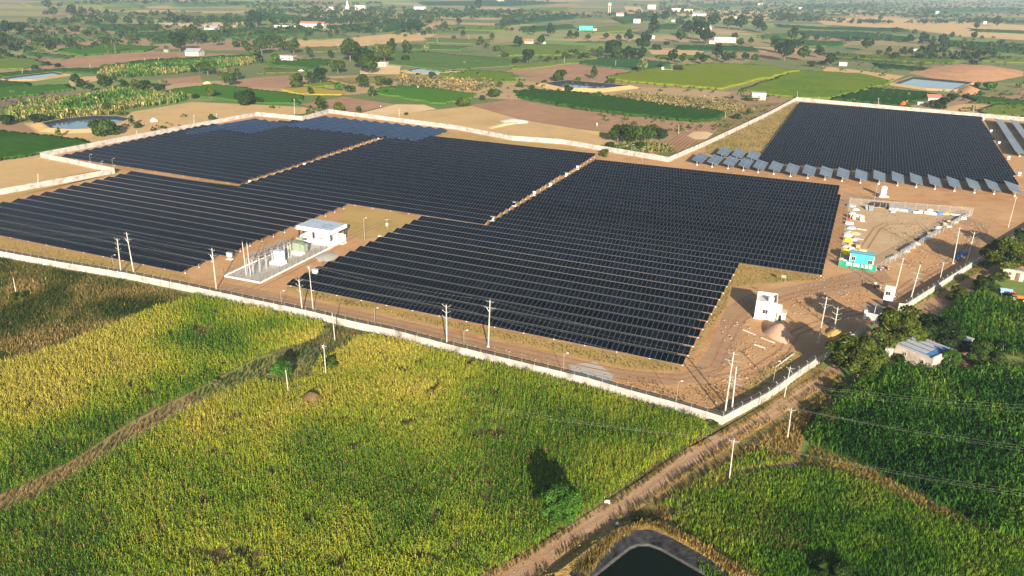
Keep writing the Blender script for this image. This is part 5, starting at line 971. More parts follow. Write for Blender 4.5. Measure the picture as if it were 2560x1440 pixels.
rf = fr.box('roof', (w / 2, v_ / 2, 3.85), (w + .7, v_ + .7, .9), 'white'); fr.box('roof_deck', (w / 2, v_ / 2, 4.33), (w + .35, v_ + .35, .05), 'roofwhite', rf)
mk = MB(); zt = 4.37
for i in range(9):      # the worn lettering and round emblem painted on the roof, too faint to read
    x = w * .10 + i * w * .052; mk.poly([(x, v_ * .58, zt), (x + .12, v_ * .58, zt), (x + .12, v_ * (.80 - .07 * (i % 3)), zt), (x, v_ * (.80 - .07 * (i % 3)), zt)])
    if i % 2: mk.poly([(x + .12, v_ * .66, zt), (x + .36, v_ * .66, zt), (x + .36, v_ * .69, zt), (x + .12, v_ * .69, zt)])
mk.build('roof_lettering', M['mark'], rf)
mk = MB(); cx_, cy_, rr_ = w * .70, v_ * .45, v_ * .24
for i in range(14): a0, a1 = i * .4, i * .4 + .33; mk.poly([(cx_ + rr_ * k * math.cos(a), cy_ + rr_ * k * math.sin(a), zt) for k, a in ((.45, a0), (1, a0 + .2), (1, a1 + .2), (.45, a1))])
mk.build('roof_emblem', M['markg'], rf)
fr.box('inner_wall', (w * .5, v_ * .62, 2.0), (w * .9, .12, 2.8), 'grey')
for i, x in enumerate((w * .28, w * .72)):
    c = Frame((749.5, 605), (830, 619), 'switchgear_cabinet', f'white switchgear cabinet at the {("left", "right")[i]} inside the control room', 'electrical cabinet', 'cabinets in the control room'); MB().box((x, v_ * .4, 1.65), (w * .2, v_ * .2, 2.0)).build('body', M['white'], c.o); MB().box((x, v_ * .295, 1.65), (w * .08, .04, 1.8)).build('door', M['grey'], c.o)
fr.box('entrance_step', (w + .7, v_ * .62, .2), (1.1, 1.6, .4), 'conc')
# substation pad with kerb and fence
pp = [G(561, 691), G(652, 708), G(829, 619), G(748, 604)]
sheet('substation_gravel', [(561, 691), (652, 708), (829, 619), (748, 604)], 0.05, M['gravel'])
kb = empty('substation_kerb', pp[0], 0, 'white kerb round the gravel pad of the substation', 'kerb'); fb = empty('wire_fence', pp[0], 0, 'thin dark posted wire fence on the substation kerb', 'fence')
fp = MB().tube((0, 0, 0), (0, 0, 1.7), .035, n=5).mesh('post', M['dark'])
for a, b in ((0, 1), (1, 2), (3, 0)):
    A, B = pp[a] - pp[0], pp[b] - pp[0]; d = B - A; MB().box(((A.x + B.x) / 2, (A.y + B.y) / 2, .14), (d.length, .38, .28), math.atan2(d.y, d.x)).build('kerb_side', M['white'], kb)
    n = round(d.length / 2.2); [link('post', fp, fb, A + d * (k / n) + Vector((0, 0, .2))) for k in range(n)]; wmb = MB(); [wmb.tube(A + Vector((0, 0, z)), B + Vector((0, 0, z)), .008, n=3, cap=False) for z in (.5, .9, 1.3, 1.7)]; wmb.build('strand', M['dark'], fb)
# transformer, breaker kiosk, gantry
t = empty('power_transformer', G(746, 636), ROWA, 'grey green power transformer with side radiators on a white plinth', 'transformer')
MB().box((0, 0, .5), (2.6, 1.8, 1.0)).build('plinth', M['white'], t); MB().box((0, 0, 2.0), (2.2, 1.4, 2.0)).build('tank', M['xfgreen'], t); MB().box((0, 0, 3.05), (2.4, 1.6, .1)).build('lid', M['xfgreen'], t)
for s in (-1, 1):
    m = MB()
    for k in range(7): m.box((s * 1.85, -.66 + .22 * k, 1.95), (1.1, .1, 1.7))
    m.box((s * 1.85, 0, 2.85), (1.2, 1.5, .12)).build('radiator', M['xfgreen'], t)
MB().tube((-.9, .9, 3.6), (.9, .9, 3.6), .35, n=10).build('conservator', M['xfgreen'], t)
for k in range(6): link('bushing', ins_me, t, (-.8 + .55 * (k % 3), -.35 + .5 * (k // 3), 3.1), scale=2.4)
t = empty('breaker_kiosk', G(698, 660), ROWA, 'tall white breaker kiosk on a stepped plinth beside the gantry', 'electrical kiosk'); MB().box((0, 0, .45), (2.9, 1.9, .9)).build('plinth', M['white'], t); MB().box((.2, .1, 2.1), (2.0, 1.3, 2.4)).build('body', M['white'], t); MB().box((.2, .1, 3.34), (2.2, 1.5, .08)).build('roof', M['roofwhite'], t); MB().box((-1.2, -.9, .35), (.9, .7, .7)).build('cable_box', M['white'], t)
va = math.radians(66); t = empty('switchyard_gantry', G(627, 688), va, 'galvanised switchyard gantry crowded with insulators on slender legs', 'gantry')
lgm = MB()
for s in (-.16, .16): lgm.tube((s, 0, 0), (s, 0, 3.7), .045, n=4); [lgm.tube((s, 0, z), (-s, 0, z + .5), .02, n=3) for z in (0.2, .8, 1.4, 2.0, 2.6, 3.1)]
lgm = lgm.mesh('leg', M['steel'])
for i in range(7):
    for y in (-.8, .9): link('leg', lgm, t, (i * 2.1, y, 0), (0, 0, 1.57))
MB().box((6.3, -.8, 3.75), (13, .16, .16)).box((6.3, .9, 3.75), (13, .16, .16)).build('long_beam', M['steel'], t)
for i in range(7): MB().box((i * 2.1, .05, 3.9), (.12, 2.6, .12)).build('cross_beam', M['steel'], t)
for i in range(13):
    for y in (-.8, .05, .9): link('insulator', ins_me, t, (i * 1.05, y, 3.95), (0, .25 * (-1) ** i, 0), scale=(2.2, 2.2, 3.0))
[MB().path([(x, y, 4.7 + .2 * math.sin(x * 3)) for x in np.arange(0, 12.7, .6)], .025, 4).build('busbar', M['steel'], t) for y in (-.8, .05, .9)]
for i, (b, tp) in enumerate([((616, 689), (608, 606)), ((627, 691), (618, 608)), ((722, 645), (714, 608))]):
    h = h_of(b, tp); t = empty('lightning_mast', G(*b), 0, ('slim tan lightning mast, left of the pair before the gantry', 'slim tan lightning mast, right of the pair before the gantry', 'shorter mast beside the green transformer')[i], 'mast', 'masts of the substation'); MB().tube((0, 0, 0), (0, 0, h), .11, .07, 8).build('pole', M['pole'], t); MB().tube((0, 0, h), (0, 0, h + .5), .02, n=4).build('spike', M['steel'], t)
# inverter boxes
inv = []
def inverter(px, py, label, sc=1.0):
    t = empty('inverter_box', G(px, py), ROWA, label, 'inverter box', 'white inverter boxes'); MB().box((0, 0, .06), (1.5 * sc, 1.0 * sc, .12)).build('base_slab', M['white'], t); MB().box((0, 0, 1.1 * sc), (1.1 * sc, .55 * sc, .9 * sc)).build('body', M['white'], t); MB().box((0, 0, 1.62 * sc), (1.4 * sc, .9 * sc, .07)).build('roof', M['roofwhite'], t)
    for x in (-.4, .4): MB().box((x * sc, 0, .38 * sc), (.08, .4, .64 * sc)).build('leg', M['steel'], t)
inverter(575, 648, 'white inverter box at the lower left block near the masts'); inverter(763, 573, 'white inverter box behind the control room'); inverter(789, 690, 'white inverter box at the front left tip of the right block')
for i, (x, y) in enumerate([(626, 460), (762, 416), (878, 382), (992, 345)]): inverter(x, y, f'white inverter box, {ordn(i + 1)} from left in the left corridor between blocks', 0.75)
for i, (x, y) in enumerate([(1231, 552), (1286, 515), (1336, 488), (1376, 467), (1416, 441), (1444, 423)]): inverter(x, y, f'white inverter box, {ordn(i + 1)} from left in the right corridor between blocks', 0.75)
for i, (x, y) in enumerate([(2459, 300), (2477, 331), (2497, 361), (2521, 398), (2548, 439)]): inverter(x, y, f'white inverter box, {ordn(i + 1)} from the back along the far right block edge', 0.75)
for i, (x, y) in enumerate([(950, 598), (992, 583)]): inverter(x, y, f'small white junction box, {ordn(i + 1)} from left on the clearing', .6)
t = empty('weather_station', G(968, 572), 0, 'small white weather station mast on the clearing', 'weather station'); MB().tube((0, 0, 0), (0, 0, 2.6), .05, n=6).build('mast', M['steel'], t); MB().box((0, 0, 1.2), (.5, .35, .7)).build('box', M['white'], t); MB().tube((-.5, 0, 2.5), (.5, 0, 2.5), .03, n=4).build('sensor_arm', M['white'], t)
t = empty('notice_board', G(1957, 707), ROWA, 'small pale notice board on two thin posts in yellow grass', 'notice board')
for x in (-.4, .4): MB().tube((x, 0, 0), (x, 0, 1.2), .03, n=5).build('post', M['steel'], t)
MB().box((0, 0, 1.5), (1.0, .05, .7)).build('board', M['xfgreen'], t)
mound([(785, 645), (805, 632), (835, 628), (850, 640), (825, 655), (795, 655)], .5, M['gravel'], 'gravel_heap', 'low grey gravel heap beside the substation kerb', 'gravel heap')
# white building at the gate road
fr = Frame((1885, 796), (1937, 803.5), 'site_office', 'small white flat roofed site office with one window', 'building'); w = fr.w; hh = 3.85; dep = 5.2
fr.box('plinth', (w / 2, dep / 2, .1), (w + .3, dep + .3, .2), 'conc'); fr.box('walls', (w / 2, dep / 2, 1.75), (w, dep, 3.1), 'white'); rfo = fr.box('roof_slab', (w / 2, dep / 2, 3.33), (w + .04, dep + .04, .06), 'conc')
for nm, c, d in (('parapet', (w / 2, .09, 3.6), (w + .04, .2, .5)), ('parapet', (w / 2, dep - .09, 3.6), (w + .04, .2, .5)), ('parapet', (.09, dep / 2, 3.6), (.2, dep - .4, .5)), ('parapet', (w - .09, dep / 2, 3.6), (.2, dep - .4, .5))): MB().box(c, d).build(nm, M['white'], rfo)
window(fr, w * .48, 1.75, .95, .8, -.03); window(fr, dep * .35, 1.75, .9, .8, w + .03, axis='y')
for i in range(9): fr.box('stair_step', (w + .55, dep - .4 - i * .42, .18 + i * .36), (.9, .42, .14), 'conc')
fr.box('stair_pier', (w + .55, .5, 1.55), (.9, .3, 3.0), 'conc')
c = Frame((1885, 796), (1937, 803.5), 'water_tank', 'white water tank on the roof of the site office', 'water tank'); MB().lathe([(.55, 0), (.58, .1), (.58, .8), (.3, 1.0), (.22, 1.08)], 14, (w * .68, dep * .36, 3.36)).build('tank_body', M['white'], c.o); MB().lathe([(.24, 1.08), (.24, 1.14)], 10, (w * .68, dep * .36, 3.36)).build('lid', M['grey'], c.o)
c = Frame((1940, 803.5), (1962, 806), 'pump_house', 'low grey unplastered block at the right side of the site office', 'outbuilding'); MB().box((c.w / 2, .9, .9), (c.w, 1.8, 1.8)).build('walls', M['conc'], c.o); MB().box((c.w / 2, .9, 1.86), (c.w + .2, 2.0, .12)).build('roof', M['conc'], c.o); MB().box((c.w * .35, -.02, .8), (.5, .04, 1.2)).build('door', M['dark'], c.o)
sc_ = empty('scaffold', c.o.location, c.o.rotation_euler.z, 'thin timber scaffold poles above the grey block', 'scaffold')
for i in range(6): MB().tube((i * .35, .2 + .1 * (i % 2), 1.9), (i * .35 + .05, .3, 2.7), .03, n=4).build('pole', M['card'], sc_)
for i, (a, b) in enumerate([((1857, 825), (1888, 838)), ((1902, 845), (1936, 858)), ((1885, 862), (1912, 871)), ((1940, 918), (1984, 885))]):
    A, B = G(*a), G(*b); d = B - A; t = empty('concrete_post', A, math.atan2(d.y, d.x), ('fallen concrete post, left of three in the turning area', 'fallen concrete post, middle of three in the turning area', 'fallen concrete post, nearest of three in the turning area', 'long fallen concrete pole beside the corner weeds')[i], 'concrete post', 'fallen concrete posts'); MB().box((d.length / 2, 0, .1), (d.length, .22, .2)).build('shaft', M['conc'], t)
# guard cabin and gate
fr = Frame((2207.5, 750), (2231, 754.5), 'guard_cabin', 'small white guard cabin beside the black gate', 'cabin'); w = fr.w; fr.box('walls', (w / 2, 1.0, 1.35), (w, 2.0, 2.5), 'white'); fr.box('roof', (w / 2, 1.0, 2.64), (w + .2, 2.2, .1), 'white'); window(fr, w * .38, 1.65, .9, .8); window(fr, 1.0, 1.65, .8, .8, w + .03, axis='y'); fr.box('skids', (w / 2, 1.0, .05), (w - .2, 1.8, .1), 'dark')
fr = Frame((2204, 766), (2243.5, 776), 'sliding_gate', 'black sliding gate of vertical bars standing half open', 'gate'); w = fr.w; m = MB()
for i in range(int(w / .13)): m.box((i * .13 + .06, 0, .75), (.035, .03, 1.3))
m.build('bars', M['dark'], fr.o); MB().box((w / 2, 0, .12), (w, .06, .16)).box((w / 2, 0, 1.42), (w, .06, .1)).box((w / 2, 0, .75), (w, .05, .06)).build('gate_frame', M['black'], fr.o); fr.box('sheet_panel', (w * .2, .03, .75), (w * .36, .015, 1.2), 'black')
fr = Frame((2161, 797), (2200, 806), 'gate_wall', 'low grey gate wall with white pillar behind the yellow green tree', 'wall'); fr.box('panel', (fr.w / 2, 0, .75), (fr.w - .5, .15, 1.5), 'grey'); fr.box('pillar', (0, 0, .95), (.5, .5, 1.9), 'white'); fr.box('pillar', (fr.w, 0, .95), (.5, .5, 1.9), 'white')
mound([(2062, 832), (2080, 820), (2105, 824), (2110, 838), (2085, 848), (2065, 842)], .8, M['golden'], 'straw_mound', 'straw covered mound at the foot of the short armed pole', 'earth mound')
mound([(738, 1005), (770, 985), (805, 990), (818, 1005), (790, 1018), (750, 1018)], 1.7, soil('straw_heap', [(0.08, 0.055, 0.025), (0.15, 0.10, 0.045), (0.22, 0.15, 0.07)], 3, .6, .12, .2), 'straw_heap', 'brown straw heap standing in the sorghum', 'straw heap')
# ------------------------------------------------------------------ storage yard
M['netting'] = None
mm, N_, L_, B_ = nodes('chain_link'); tr = N_.new('ShaderNodeBsdfTransparent'); mx = N_.new('ShaderNodeMixShader'); g_ = N_.new('ShaderNodeNewGeometry'); wv = N_.new('ShaderNodeTexNoise'); wv.inputs['Scale'].default_value = 9; L_.new(g_.outputs['Position'], wv.inputs[0]); gt = N_.new('ShaderNodeMath'); gt.operation = 'MULTIPLY'; L_.new(wv.outputs['Fac'], gt.inputs[0]); gt.inputs[1].default_value = .2
L_.new(gt.outputs[0], mx.inputs[0]); L_.new(tr.outputs[0], mx.inputs[1]); L_.new(B_.outputs[0], mx.inputs[2]); L_.new(mx.outputs[0], N_['Material Output'].inputs[0]); B_.inputs['Base Color'].default_value = (.42, .42, .42, 1); B_.inputs['Metallic'].default_value = .4; B_.inputs['Roughness'].default_value = .5; M['netting'] = mm
yp = MB().tube((0, 0, 0), (0, 0, 1.9), .05, n=6).mesh('post', M['steel'])
def yfence(a, b, label, net='netting', h=1.8):
    A, B = G(*a), G(*b); d = B - A; t = empty('mesh_fence', A, math.atan2(d.y, d.x), label, 'fence', 'fences of the storage yard'); n = max(2, round(d.length / 3))
    for k in range(n + 1): link('post', yp, t, (d.length * k / n, 0, 0))
    MB().box((d.length / 2, 0, h / 2 + .05), (d.length - .1, .02, h)).build('netting', M[net], t); MB().tube((0, 0, h + .05), (d.length, 0, h + .05), .014, n=5).build('top_rail', M['steel'], t); return t
yfence((2097, 662), (2123, 510), 'chain link fence down the left side of the storage yard'); yfence((2124, 510), (2430, 535), 'chain link fence along the back of the storage yard'); yfence((2430, 536), (2238, 652), 'chain link fence slanting along the right of the storage yard'); yfence((2236, 653), (2189, 680), 'short chain link fence beside the green cloth')
yfence((2096, 666), (2187, 681), 'green cloth fence hiding the front of the storage yard', 'greencloth', 1.55)
A, B = G(2096, 666), G(2187, 681); d = B - A; az = math.atan2(d.y, d.x)
M['ink'] = plain('sign_ink', (.35, .35, .38), .6); M['redink'] = plain('red_sign_ink', (.6, .2, .2), .6)
for i, (f_, ww) in enumerate(((.235, .6), (.315, .6), (.48, 1.25), (.645, .6), (.75, .6), (.86, .6))):
    p = A + d * f_; t = empty('sign_board', p, az, f'white sign board, {ordn(i + 1)} from left on the green cloth fence', 'sign', 'white signs on the green cloth'); MB().box((0, -.08, 1.05), (ww, .03, .8)).build('board', M['white'], t)
    m = MB(); [m.box((0, -.1, .85 + .13 * k), (ww * (.7 - .12 * (k % 2)), .008, .04)) for k in range(4 if i not in (1,) else 3)]; m.build('print', M['redink' if i in (2, 3) else 'ink'], t)
fr = Frame((2122, 659), (2181, 668), 'container_office', 'turquoise container office behind the green cloth fence', 'container'); w = fr.w
fr.box('walls', (w / 2, 1.2, 1.35), (w, 2.4, 2.5), 'teal'); rfo = fr.box('roof', (w / 2, 1.2, 2.66), (w + .2, 2.7, .1), 'tealroof'); MB().box((w / 2, 1.2, 2.73), (w, .1, .05)).build('ridge', M['tealroof'], rfo); window(fr, .8, 1.5, .8, .9); window(fr, w - .7, 1.1, .9, .8); [fr.box('corner_post', (x, -.02, 1.35), (.12, .12, 2.5), 'white') for x in (.0, w)]
def pile(px, py, label, cat, name, items, rz=ROWA, group='materials stored in the yard'):
    t = empty(name, G(px, py), rz, label, cat, group)
    for nm, c, dm, m in items: MB().box(c, dm).build(nm, M[m], t)
    return t
def sheets(n, l, w_, m, th=.16, gap=.02): return [('sheet', (random.uniform(-.06, .06), random.uniform(-.06, .06), th / 2 + k * (th + gap)), (l, w_, th), m) for k in range(n)]
pile(2246, 526, 'large bright stack of roofing sheets in the storage yard', 'sheet stack', 'sheet_stack', sheets(5, 5.2, 2.3, 'tin'))
for i, (x, y) in enumerate([(2184, 517), (2199, 518), (2214, 520)]): pile(x, y, f'dark module pallet, {ordn(i + 1)} from left of three at the yard back fence', 'pallet', 'module_pallet', [('pallet', (0, 0, .07), (1.5, 1.3, .14), 'card'), ('modules', (0, 0, .75), (1.4, 1.2, 1.2), 'black'), ('strap', (0, 0, .76), (.08, 1.23, 1.23), 'grey')])
for i, (x, y, l) in enumerate([(2168, 524, 2.2), (2177, 526, 2.4)]): t = pile(x, y, ('left', 'right')[i] + ' blue grey sheet of the two leaning near the yard back fence', 'metal sheet', 'metal_sheet', []); MB().box((0, 0, 0), (l * .5, l, .05)).build('sheet', M['tin'], t, (0, .3, .5), (.5, .1, .2)); MB().box((0, .5, .25), (.8, .1, .5)).build('prop', M['card'], t)
def heap(px, py, label, cat, name, m, r=1.0, hh=.8, seed=0):
    rs = np.random.default_rng(seed + int(px)); t = empty(name, G(px, py), 0, label, cat, 'materials stored in the yard'); V, Q = [], []; n, k = 14, 5
    mb = MB()
    for j in range(k + 1):
        for i in range(n): a = i / n * 6.283; q = math.cos(j / k * 1.5); mb.v.append((r * q * math.cos(a) * rs.uniform(.85, 1.15), r * .75 * q * math.sin(a) * rs.uniform(.85, 1.15), hh * math.sin(j / k * 1.5) * rs.uniform(.85, 1.12)))
    for j in range(k):
        for i in range(n): i2 = (i + 1) % n; mb.f.append((j * n + i, j * n + i2, (j + 1) * n + i2, (j + 1) * n + i))
    mb.f.append(tuple(k * n + i for i in range(n))); mb.build('cover', M[m], t); MB().box((0, 0, .06), (r * 1.3, r * .9, .12)).build('pallet', M['card'], t)
heap(2119, 603, 'yellow tarpaulin heap farther from the container office', 'tarpaulin', 'tarpaulin_heap', 'yellow', 1.1, 1.1); heap(2113, 634, 'big yellow tarpaulin heap right behind the container office', 'tarpaulin', 'tarpaulin_heap', 'yellow', 1.3, 1.2, 3); heap(2278, 529, 'blue tarpaulin heap beside the bright sheet stack', 'tarpaulin', 'tarpaulin_heap', 'bluetarp', .9, .7); heap(2350, 535, 'blue tarpaulin bundle near the far tip of the yard', 'tarpaulin', 'tarpaulin_heap', 'bluetarp', 1.0, .7); heap(2127, 612, 'pale tan sack heap between the two yellow tarpaulins', 'sack heap', 'sack_heap', 'card', .6, .7); heap(2108, 644, 'grey sack heap in the shaded corner by the container office', 'sack heap', 'sack_heap', 'grey', .9, .6); heap(2125, 582, 'grey scrap heap along the left yard fence', 'scrap heap', 'scrap_heap', 'grey', 1.5, .5, 5); heap(2128, 516, 'grey scrap heap in the back left yard corner', 'scrap heap', 'scrap_heap', 'tin', 1.5, .8, 8); heap(2140, 525, 'white bag heap beside the back left corner scrap', 'sack heap', 'sack_heap', 'white', 1.1, .4, 2); heap(2156, 553, 'white bag heap under the right cable drum', 'sack heap', 'sack_heap', 'white', .7, .5, 4)
for i, (x, y) in enumerate([(2145, 620), (2151, 630), (2161, 631)]): pile(x, y, f'open cardboard box, {ordn(i + 1)} from left of three by the container office', 'cardboard box', 'cardboard_box', [('carton', (0, 0, .42), (.95, .9, .84), 'card'), ('flap', (.56, 0, .86), (.3, .86, .03), 'card'), ('flap', (-.56, 0, .8), (.3, .86, .03), 'card')])
pile(2138, 611, 'brown crate pile left of the cardboard boxes', 'crate', 'crate_pile', [('crate', (0, 0, .3), (1.0, .8, .6), 'bark'), ('crate', (.7, .2, .25), (.6, .7, .5), 'bark')])
pile(2120, 551, 'red box against the left yard fence', 'box', 'red_box', [('body', (0, 0, .35), (.9, .7, .7), 'red'), ('lid', (0, 0, .73), (.95, .75, .06), 'red')]); pile(2123, 560, 'white slab stack below the red box', 'slab stack', 'slab_stack', sheets(4, 2.0, 1.2, 'white', .12)); pile(2146, 597, 'grey sheet stack beside the yellow tarpaulin', 'sheet stack', 'sheet_stack', sheets(3, 1.4, 2.4, 'grey', .08), R(66))
for i, (x, y) in enumerate([(2133, 548), (2151, 551)]):
    t = empty('cable_drum', G(x, y), R(20), ('left', 'right')[i] + ' cable drum of the two in the storage yard', 'cable drum', 'materials stored in the yard'); MB().tube((0, -.45, .8), (0, -.35, .8), .8, n=16).build('flange', M['conc'], t); MB().tube((0, .35, .8), (0, .45, .8), .8, n=16).build('flange', M['conc'], t); MB().tube((0, -.35, .8), (0, .35, .8), .55, n=14).build('cable', M['grey'], t)
def bundle(a, b, label, m, n=7, r=.08, name='pipe_bundle'):
    A, B = G(*a), G(*b); d = B - A; t = empty(name, A, math.atan2(d.y, d.x), label, 'pipe bundle', 'materials stored in the yard'); q = MB()
    for k in range(n): q.tube((random.uniform(-.3, .3), (k % 4 - 1.5) * r * 2.1, r + (k // 4) * r * 1.8), (d.length + random.uniform(-.4, .4), (k % 4 - 1.5) * r * 2.1 + random.uniform(-.2, .2), r + (k // 4) * r * 1.8), r, n=6)
    q.build('pipes', M[m], t); MB().box((d.length / 2, 0, r * 2), (.06, r * 9, r * 4.6)).build('strap', M['dark'], t)
bundle((2121, 569), (2164, 576), 'long white beam lying across the left of the yard', 'white', 4); bundle((2285, 532), (2304, 534), 'short white pipe bundle by the blue tarpaulin', 'white', 10, .1); bundle((2312, 534), (2338, 537), 'white pipe bundle between the two blue tarpaulins', 'white', 12, .1); bundle((2378, 537), (2400, 539), 'white pipe bundle near the far tip of the yard', 'white', 8); bundle((2395, 548), (2425, 538), 'steel pipe bundle in the far tip of the yard', 'steel', 14, .1); bundle((2375, 561), (2400, 548), 'steel pipe bundle below the yard tip', 'steel', 14, .1); bundle((2352, 575), (2378, 560), 'rusty brown pipe bundle along the slanting fence', 'bark', 10); bundle((2300, 606), (2345, 579), 'long steel pipe bundle midway along the slanting fence', 'steel', 16, .09); bundle((2255, 632), (2285, 615), 'steel pipe bundle at the lower end of the slanting fence', 'steel', 16, .1); bundle((2388, 648), (2412, 633), 'blue pipe bundle on the shaded track right of the yard', 'bluetarp', 10, .12); bundle((2222, 648), (2242, 640), 'grey pipe heap beside the container office', 'grey', 9, .1)
for i, (x, y) in enumerate([(2362, 563), (2372, 557), (2322, 588)]): pile(x, y, f'pale wooden crate, {ordn(i + 1)} of three along the slanting fence', 'crate', 'wooden_crate', [('crate', (0, 0, .35), (.9, .8, .7), 'card'), ('lid', (0, 0, .73), (.95, .85, .06), 'card')])
heap(2296, 600, 'dark scrap heap midway along the slanting fence', 'scrap heap', 'scrap_heap', 'dark', 1.1, .4, 9); heap(2335, 577, 'pink brown scrap heap along the slanting fence', 'scrap heap', 'scrap_heap', 'bark', .9, .4, 11)
CL = ['grey', 'tin', 'white', 'bark', 'dark', 'card', 'steel', 'mark']
for i, (x, y, r_) in enumerate([(2131, 534, .9), (2124, 540, .8), (2140, 540, .7), (2128, 571, 1.2), (2136, 585, 1.3), (2119, 590, .9), (2133, 601, .8), (2140, 628, .9), (2131, 624, .8), (2118, 618, .9), (2106, 650, .9), (2113, 655, .8), (2262, 628, 1.0), (2275, 619, 1.1), (2290, 611, .9), (2312, 597, 1.2), (2330, 584, 1.0), (2347, 571, .9), (2366, 567, 1.1), (2384, 556, 1.0), (2404, 547, 1.1), (2302, 530, .8), (2365, 536, .9), (2325, 527, .7), (2232, 531, .6)]):
    m_ = CL[(i * 5 + i // 3) % 8]; heap(x, y, f'low {dict(grey="grey", tin="silver", white="white", bark="brown", dark="black", card="tan", steel="steel", mark="pale blue")[m_]} clutter heap, {ordn(i + 1)} counted clockwise among the yard fence clutter' if False else f'low {dict(grey="grey", tin="silver", white="white", bark="brown", dark="black", card="tan", steel="steel", mark="pale blue")[m_]} clutter heap by the {("left" if x < 2145 else "back" if y < 540 else "slanting")} yard fence, {ordn(i + 1)} of the clutter heaps', 'clutter heap', 'clutter_heap', m_, r_ * 1.25, .55, i)
t = empty('water_tank', G(2206, 491), 0, 'tall white cylindrical water tank behind the storage yard', 'water tank'); MB().box((0, 0, .15), (3.0, 2.4, .3)).build('base_slab', M['conc'], t); MB().lathe([(.92, .3), (.92, 2.9), (.7, 3.15), (.3, 3.25)], 18).build('tank_body', M['white'], t); MB().lathe([(.32, 3.25), (.32, 3.35)], 10).build('lid', M['white'], t); MB().box((-1.7, -.4, .4), (.8, .6, .8)).build('pump_box', M['dark'], t)
# motorcycles and people
wheel_me = MB()
for i in range(14): a, b = i / 14 * 6.283, (i + 1) / 14 * 6.283; wheel_me.tube((.27 * math.cos(a), 0, .27 * math.sin(a)), (.27 * math.cos(b), 0, .27 * math.sin(b)), .05, n=5, cap=False)
wheel_me = wheel_me.mesh('wheel', M['black']); rim_me = MB().tube((0, -.03, 0), (0, .03, 0), .2, n=10).mesh('rim', M['grey'])
def motorcycle(px, py, rz, label):
    t = empty('motorcycle', G(px, py), rz, label, 'motorcycle', 'parked motorcycles')
    for x in (-.62, .62): q = link('wheel', wheel_me, t, (x, 0, .32)); link('rim', rim_me, q)
    MB().box((.0, 0, .5), (.5, .22, .34)).tube((.3, 0, .6), (.62, 0, .32), .04, n=5).tube((-.2, 0, .45), (-.62, 0, .32), .04, n=5).build('frame', M['dark'], t); MB().lathe([(.05, 0), (.17, .06), (.17, .16), (.06, .24)], 10, (.18, 0, .66)).build('fuel_tank', M['red'], t); MB().box((-.35, 0, .78), (.75, .26, .1)).build('seat', M['black'], t); MB().tube((.42, -.34, 1.02), (.42, .34, 1.02), .02, n=5).tube((.42, 0, 1.02), (.62, 0, .32), .03, n=5).build('handlebar', M['steel'], t); MB().lathe([(.03, 0), (.09, .05), (.09, .1)], 8, (.52, 0, .82)).build('headlight', M['white'], t)
motorcycle(2196, 678, R(15), 'dark motorcycle parked at the corner of the green cloth fence'); motorcycle(2214, 674, R(-35), 'dark motorcycle parked apart, right of the green cloth'); motorcycle(2194, 722, R(-10), 'white and black motorcycle on the bare ground behind the guard cabin')
def person(px, py, rz, label, shirt, legs='dark'):
    vs = [(0, 0, .95), (0, 0, 1.2), (0, 0, 1.42), (0, 0, 1.52), (.02, 0, 1.68), (0, .11, .9), (.04, .12, .5), (0, .13, .06), (.1, .13, .03), (0, -.11, .9), (-.06, -.12, .5), (-.1, -.13, .06), (0, -.13, .03), (0, .2, 1.4), (.03, .26, 1.12), (.12, .24, .88), (0, -.2, 1.4), (.0, -.27, 1.12), (.08, -.25, .88)]
    es = [(0, 1), (1, 2), (2, 3), (3, 4), (0, 5), (5, 6), (6, 7), (7, 8), (0, 9), (9, 10), (10, 11), (11, 12), (2, 13), (13, 14), (14, 15), (2, 16), (16, 17), (17, 18)]; rr = [.14, .14, .15, .06, .1, .09, .07, .05, .05, .09, .07, .05, .05, .065, .05, .045, .065, .05, .045]
    me = bpy.data.meshes.new('body'); me.from_pydata(vs, es, []); me.materials.append(M[shirt]); t = empty('person', G(px, py), rz, label, 'person', 'people'); o = link('body', me, t); sk = o.modifiers.new('skin', 'SKIN'); ss = o.modifiers.new('sub', 'SUBSURF'); ss.levels = ss.render_levels = 1
    for i, d in enumerate(me.skin_vertices[0].data): d.radius = (rr[i], rr[i]); d.use_root = i == 0
    MB().lathe([(.11, 0), (.12, .07), (.07, .13)], 8, (0.01, 0, 1.66)).build('hair', M['black'], t); MB().tube((0, .11, .92), (.03, .12, .12), .1, .075, 7).tube((0, -.11, .92), (-.08, -.13, .12), .1, .075, 7).build('trousers', M[legs], t)
person(952, 272, .5, 'person in white walking across the pale square field', 'white'); person(1492, 316, 2.0, 'person in white standing on the brown plot behind the back wall', 'white', 'grey'); person(2186, 722, 1.0, 'person in white standing beside the white and black motorcycle', 'white')
person(1045, 222, 1.0, 'person in pale clothes at the edge of the scrubby orchard', 'white', 'sand')

# ------------------------------------------------------------------ houses near the road
fr = Frame((2232, 893), (2325, 932), 'farm_house', 'plastered farm house with weathered blue roof beside the maize', 'house'); w = fr.w; hf = 2.5; dep = (G(2360, 868, 2.5) - G(2330, 897, 2.5)).length
fr.box('walls', (w / 2, dep / 2, hf / 2), (w, dep, hf), 'house'); fr.box('side_parapet', (w - .12, dep / 2, hf + .2), (.25, dep, .4), 'house')
o = MB().box((0, 0, 0), (w - .2, dep + .1, .08)).build('roof', M['oldroof'], fr.o, ((w - .2) / 2, dep / 2, hf + .16), (R(2), 0, 0)); MB().box((w * .37, -.5, .07), (w * .2, dep * .62, .03)).box((w * .40, dep * .28, .07), (w * .14, dep * .3, .03)).build('blue_sheet', M['bluetarp'], o)
for k in range(4): MB().box((0, -dep * .38 + k * dep * .25, .07), (w * .9, .1, .06)).build('batten', M['bark'], o)
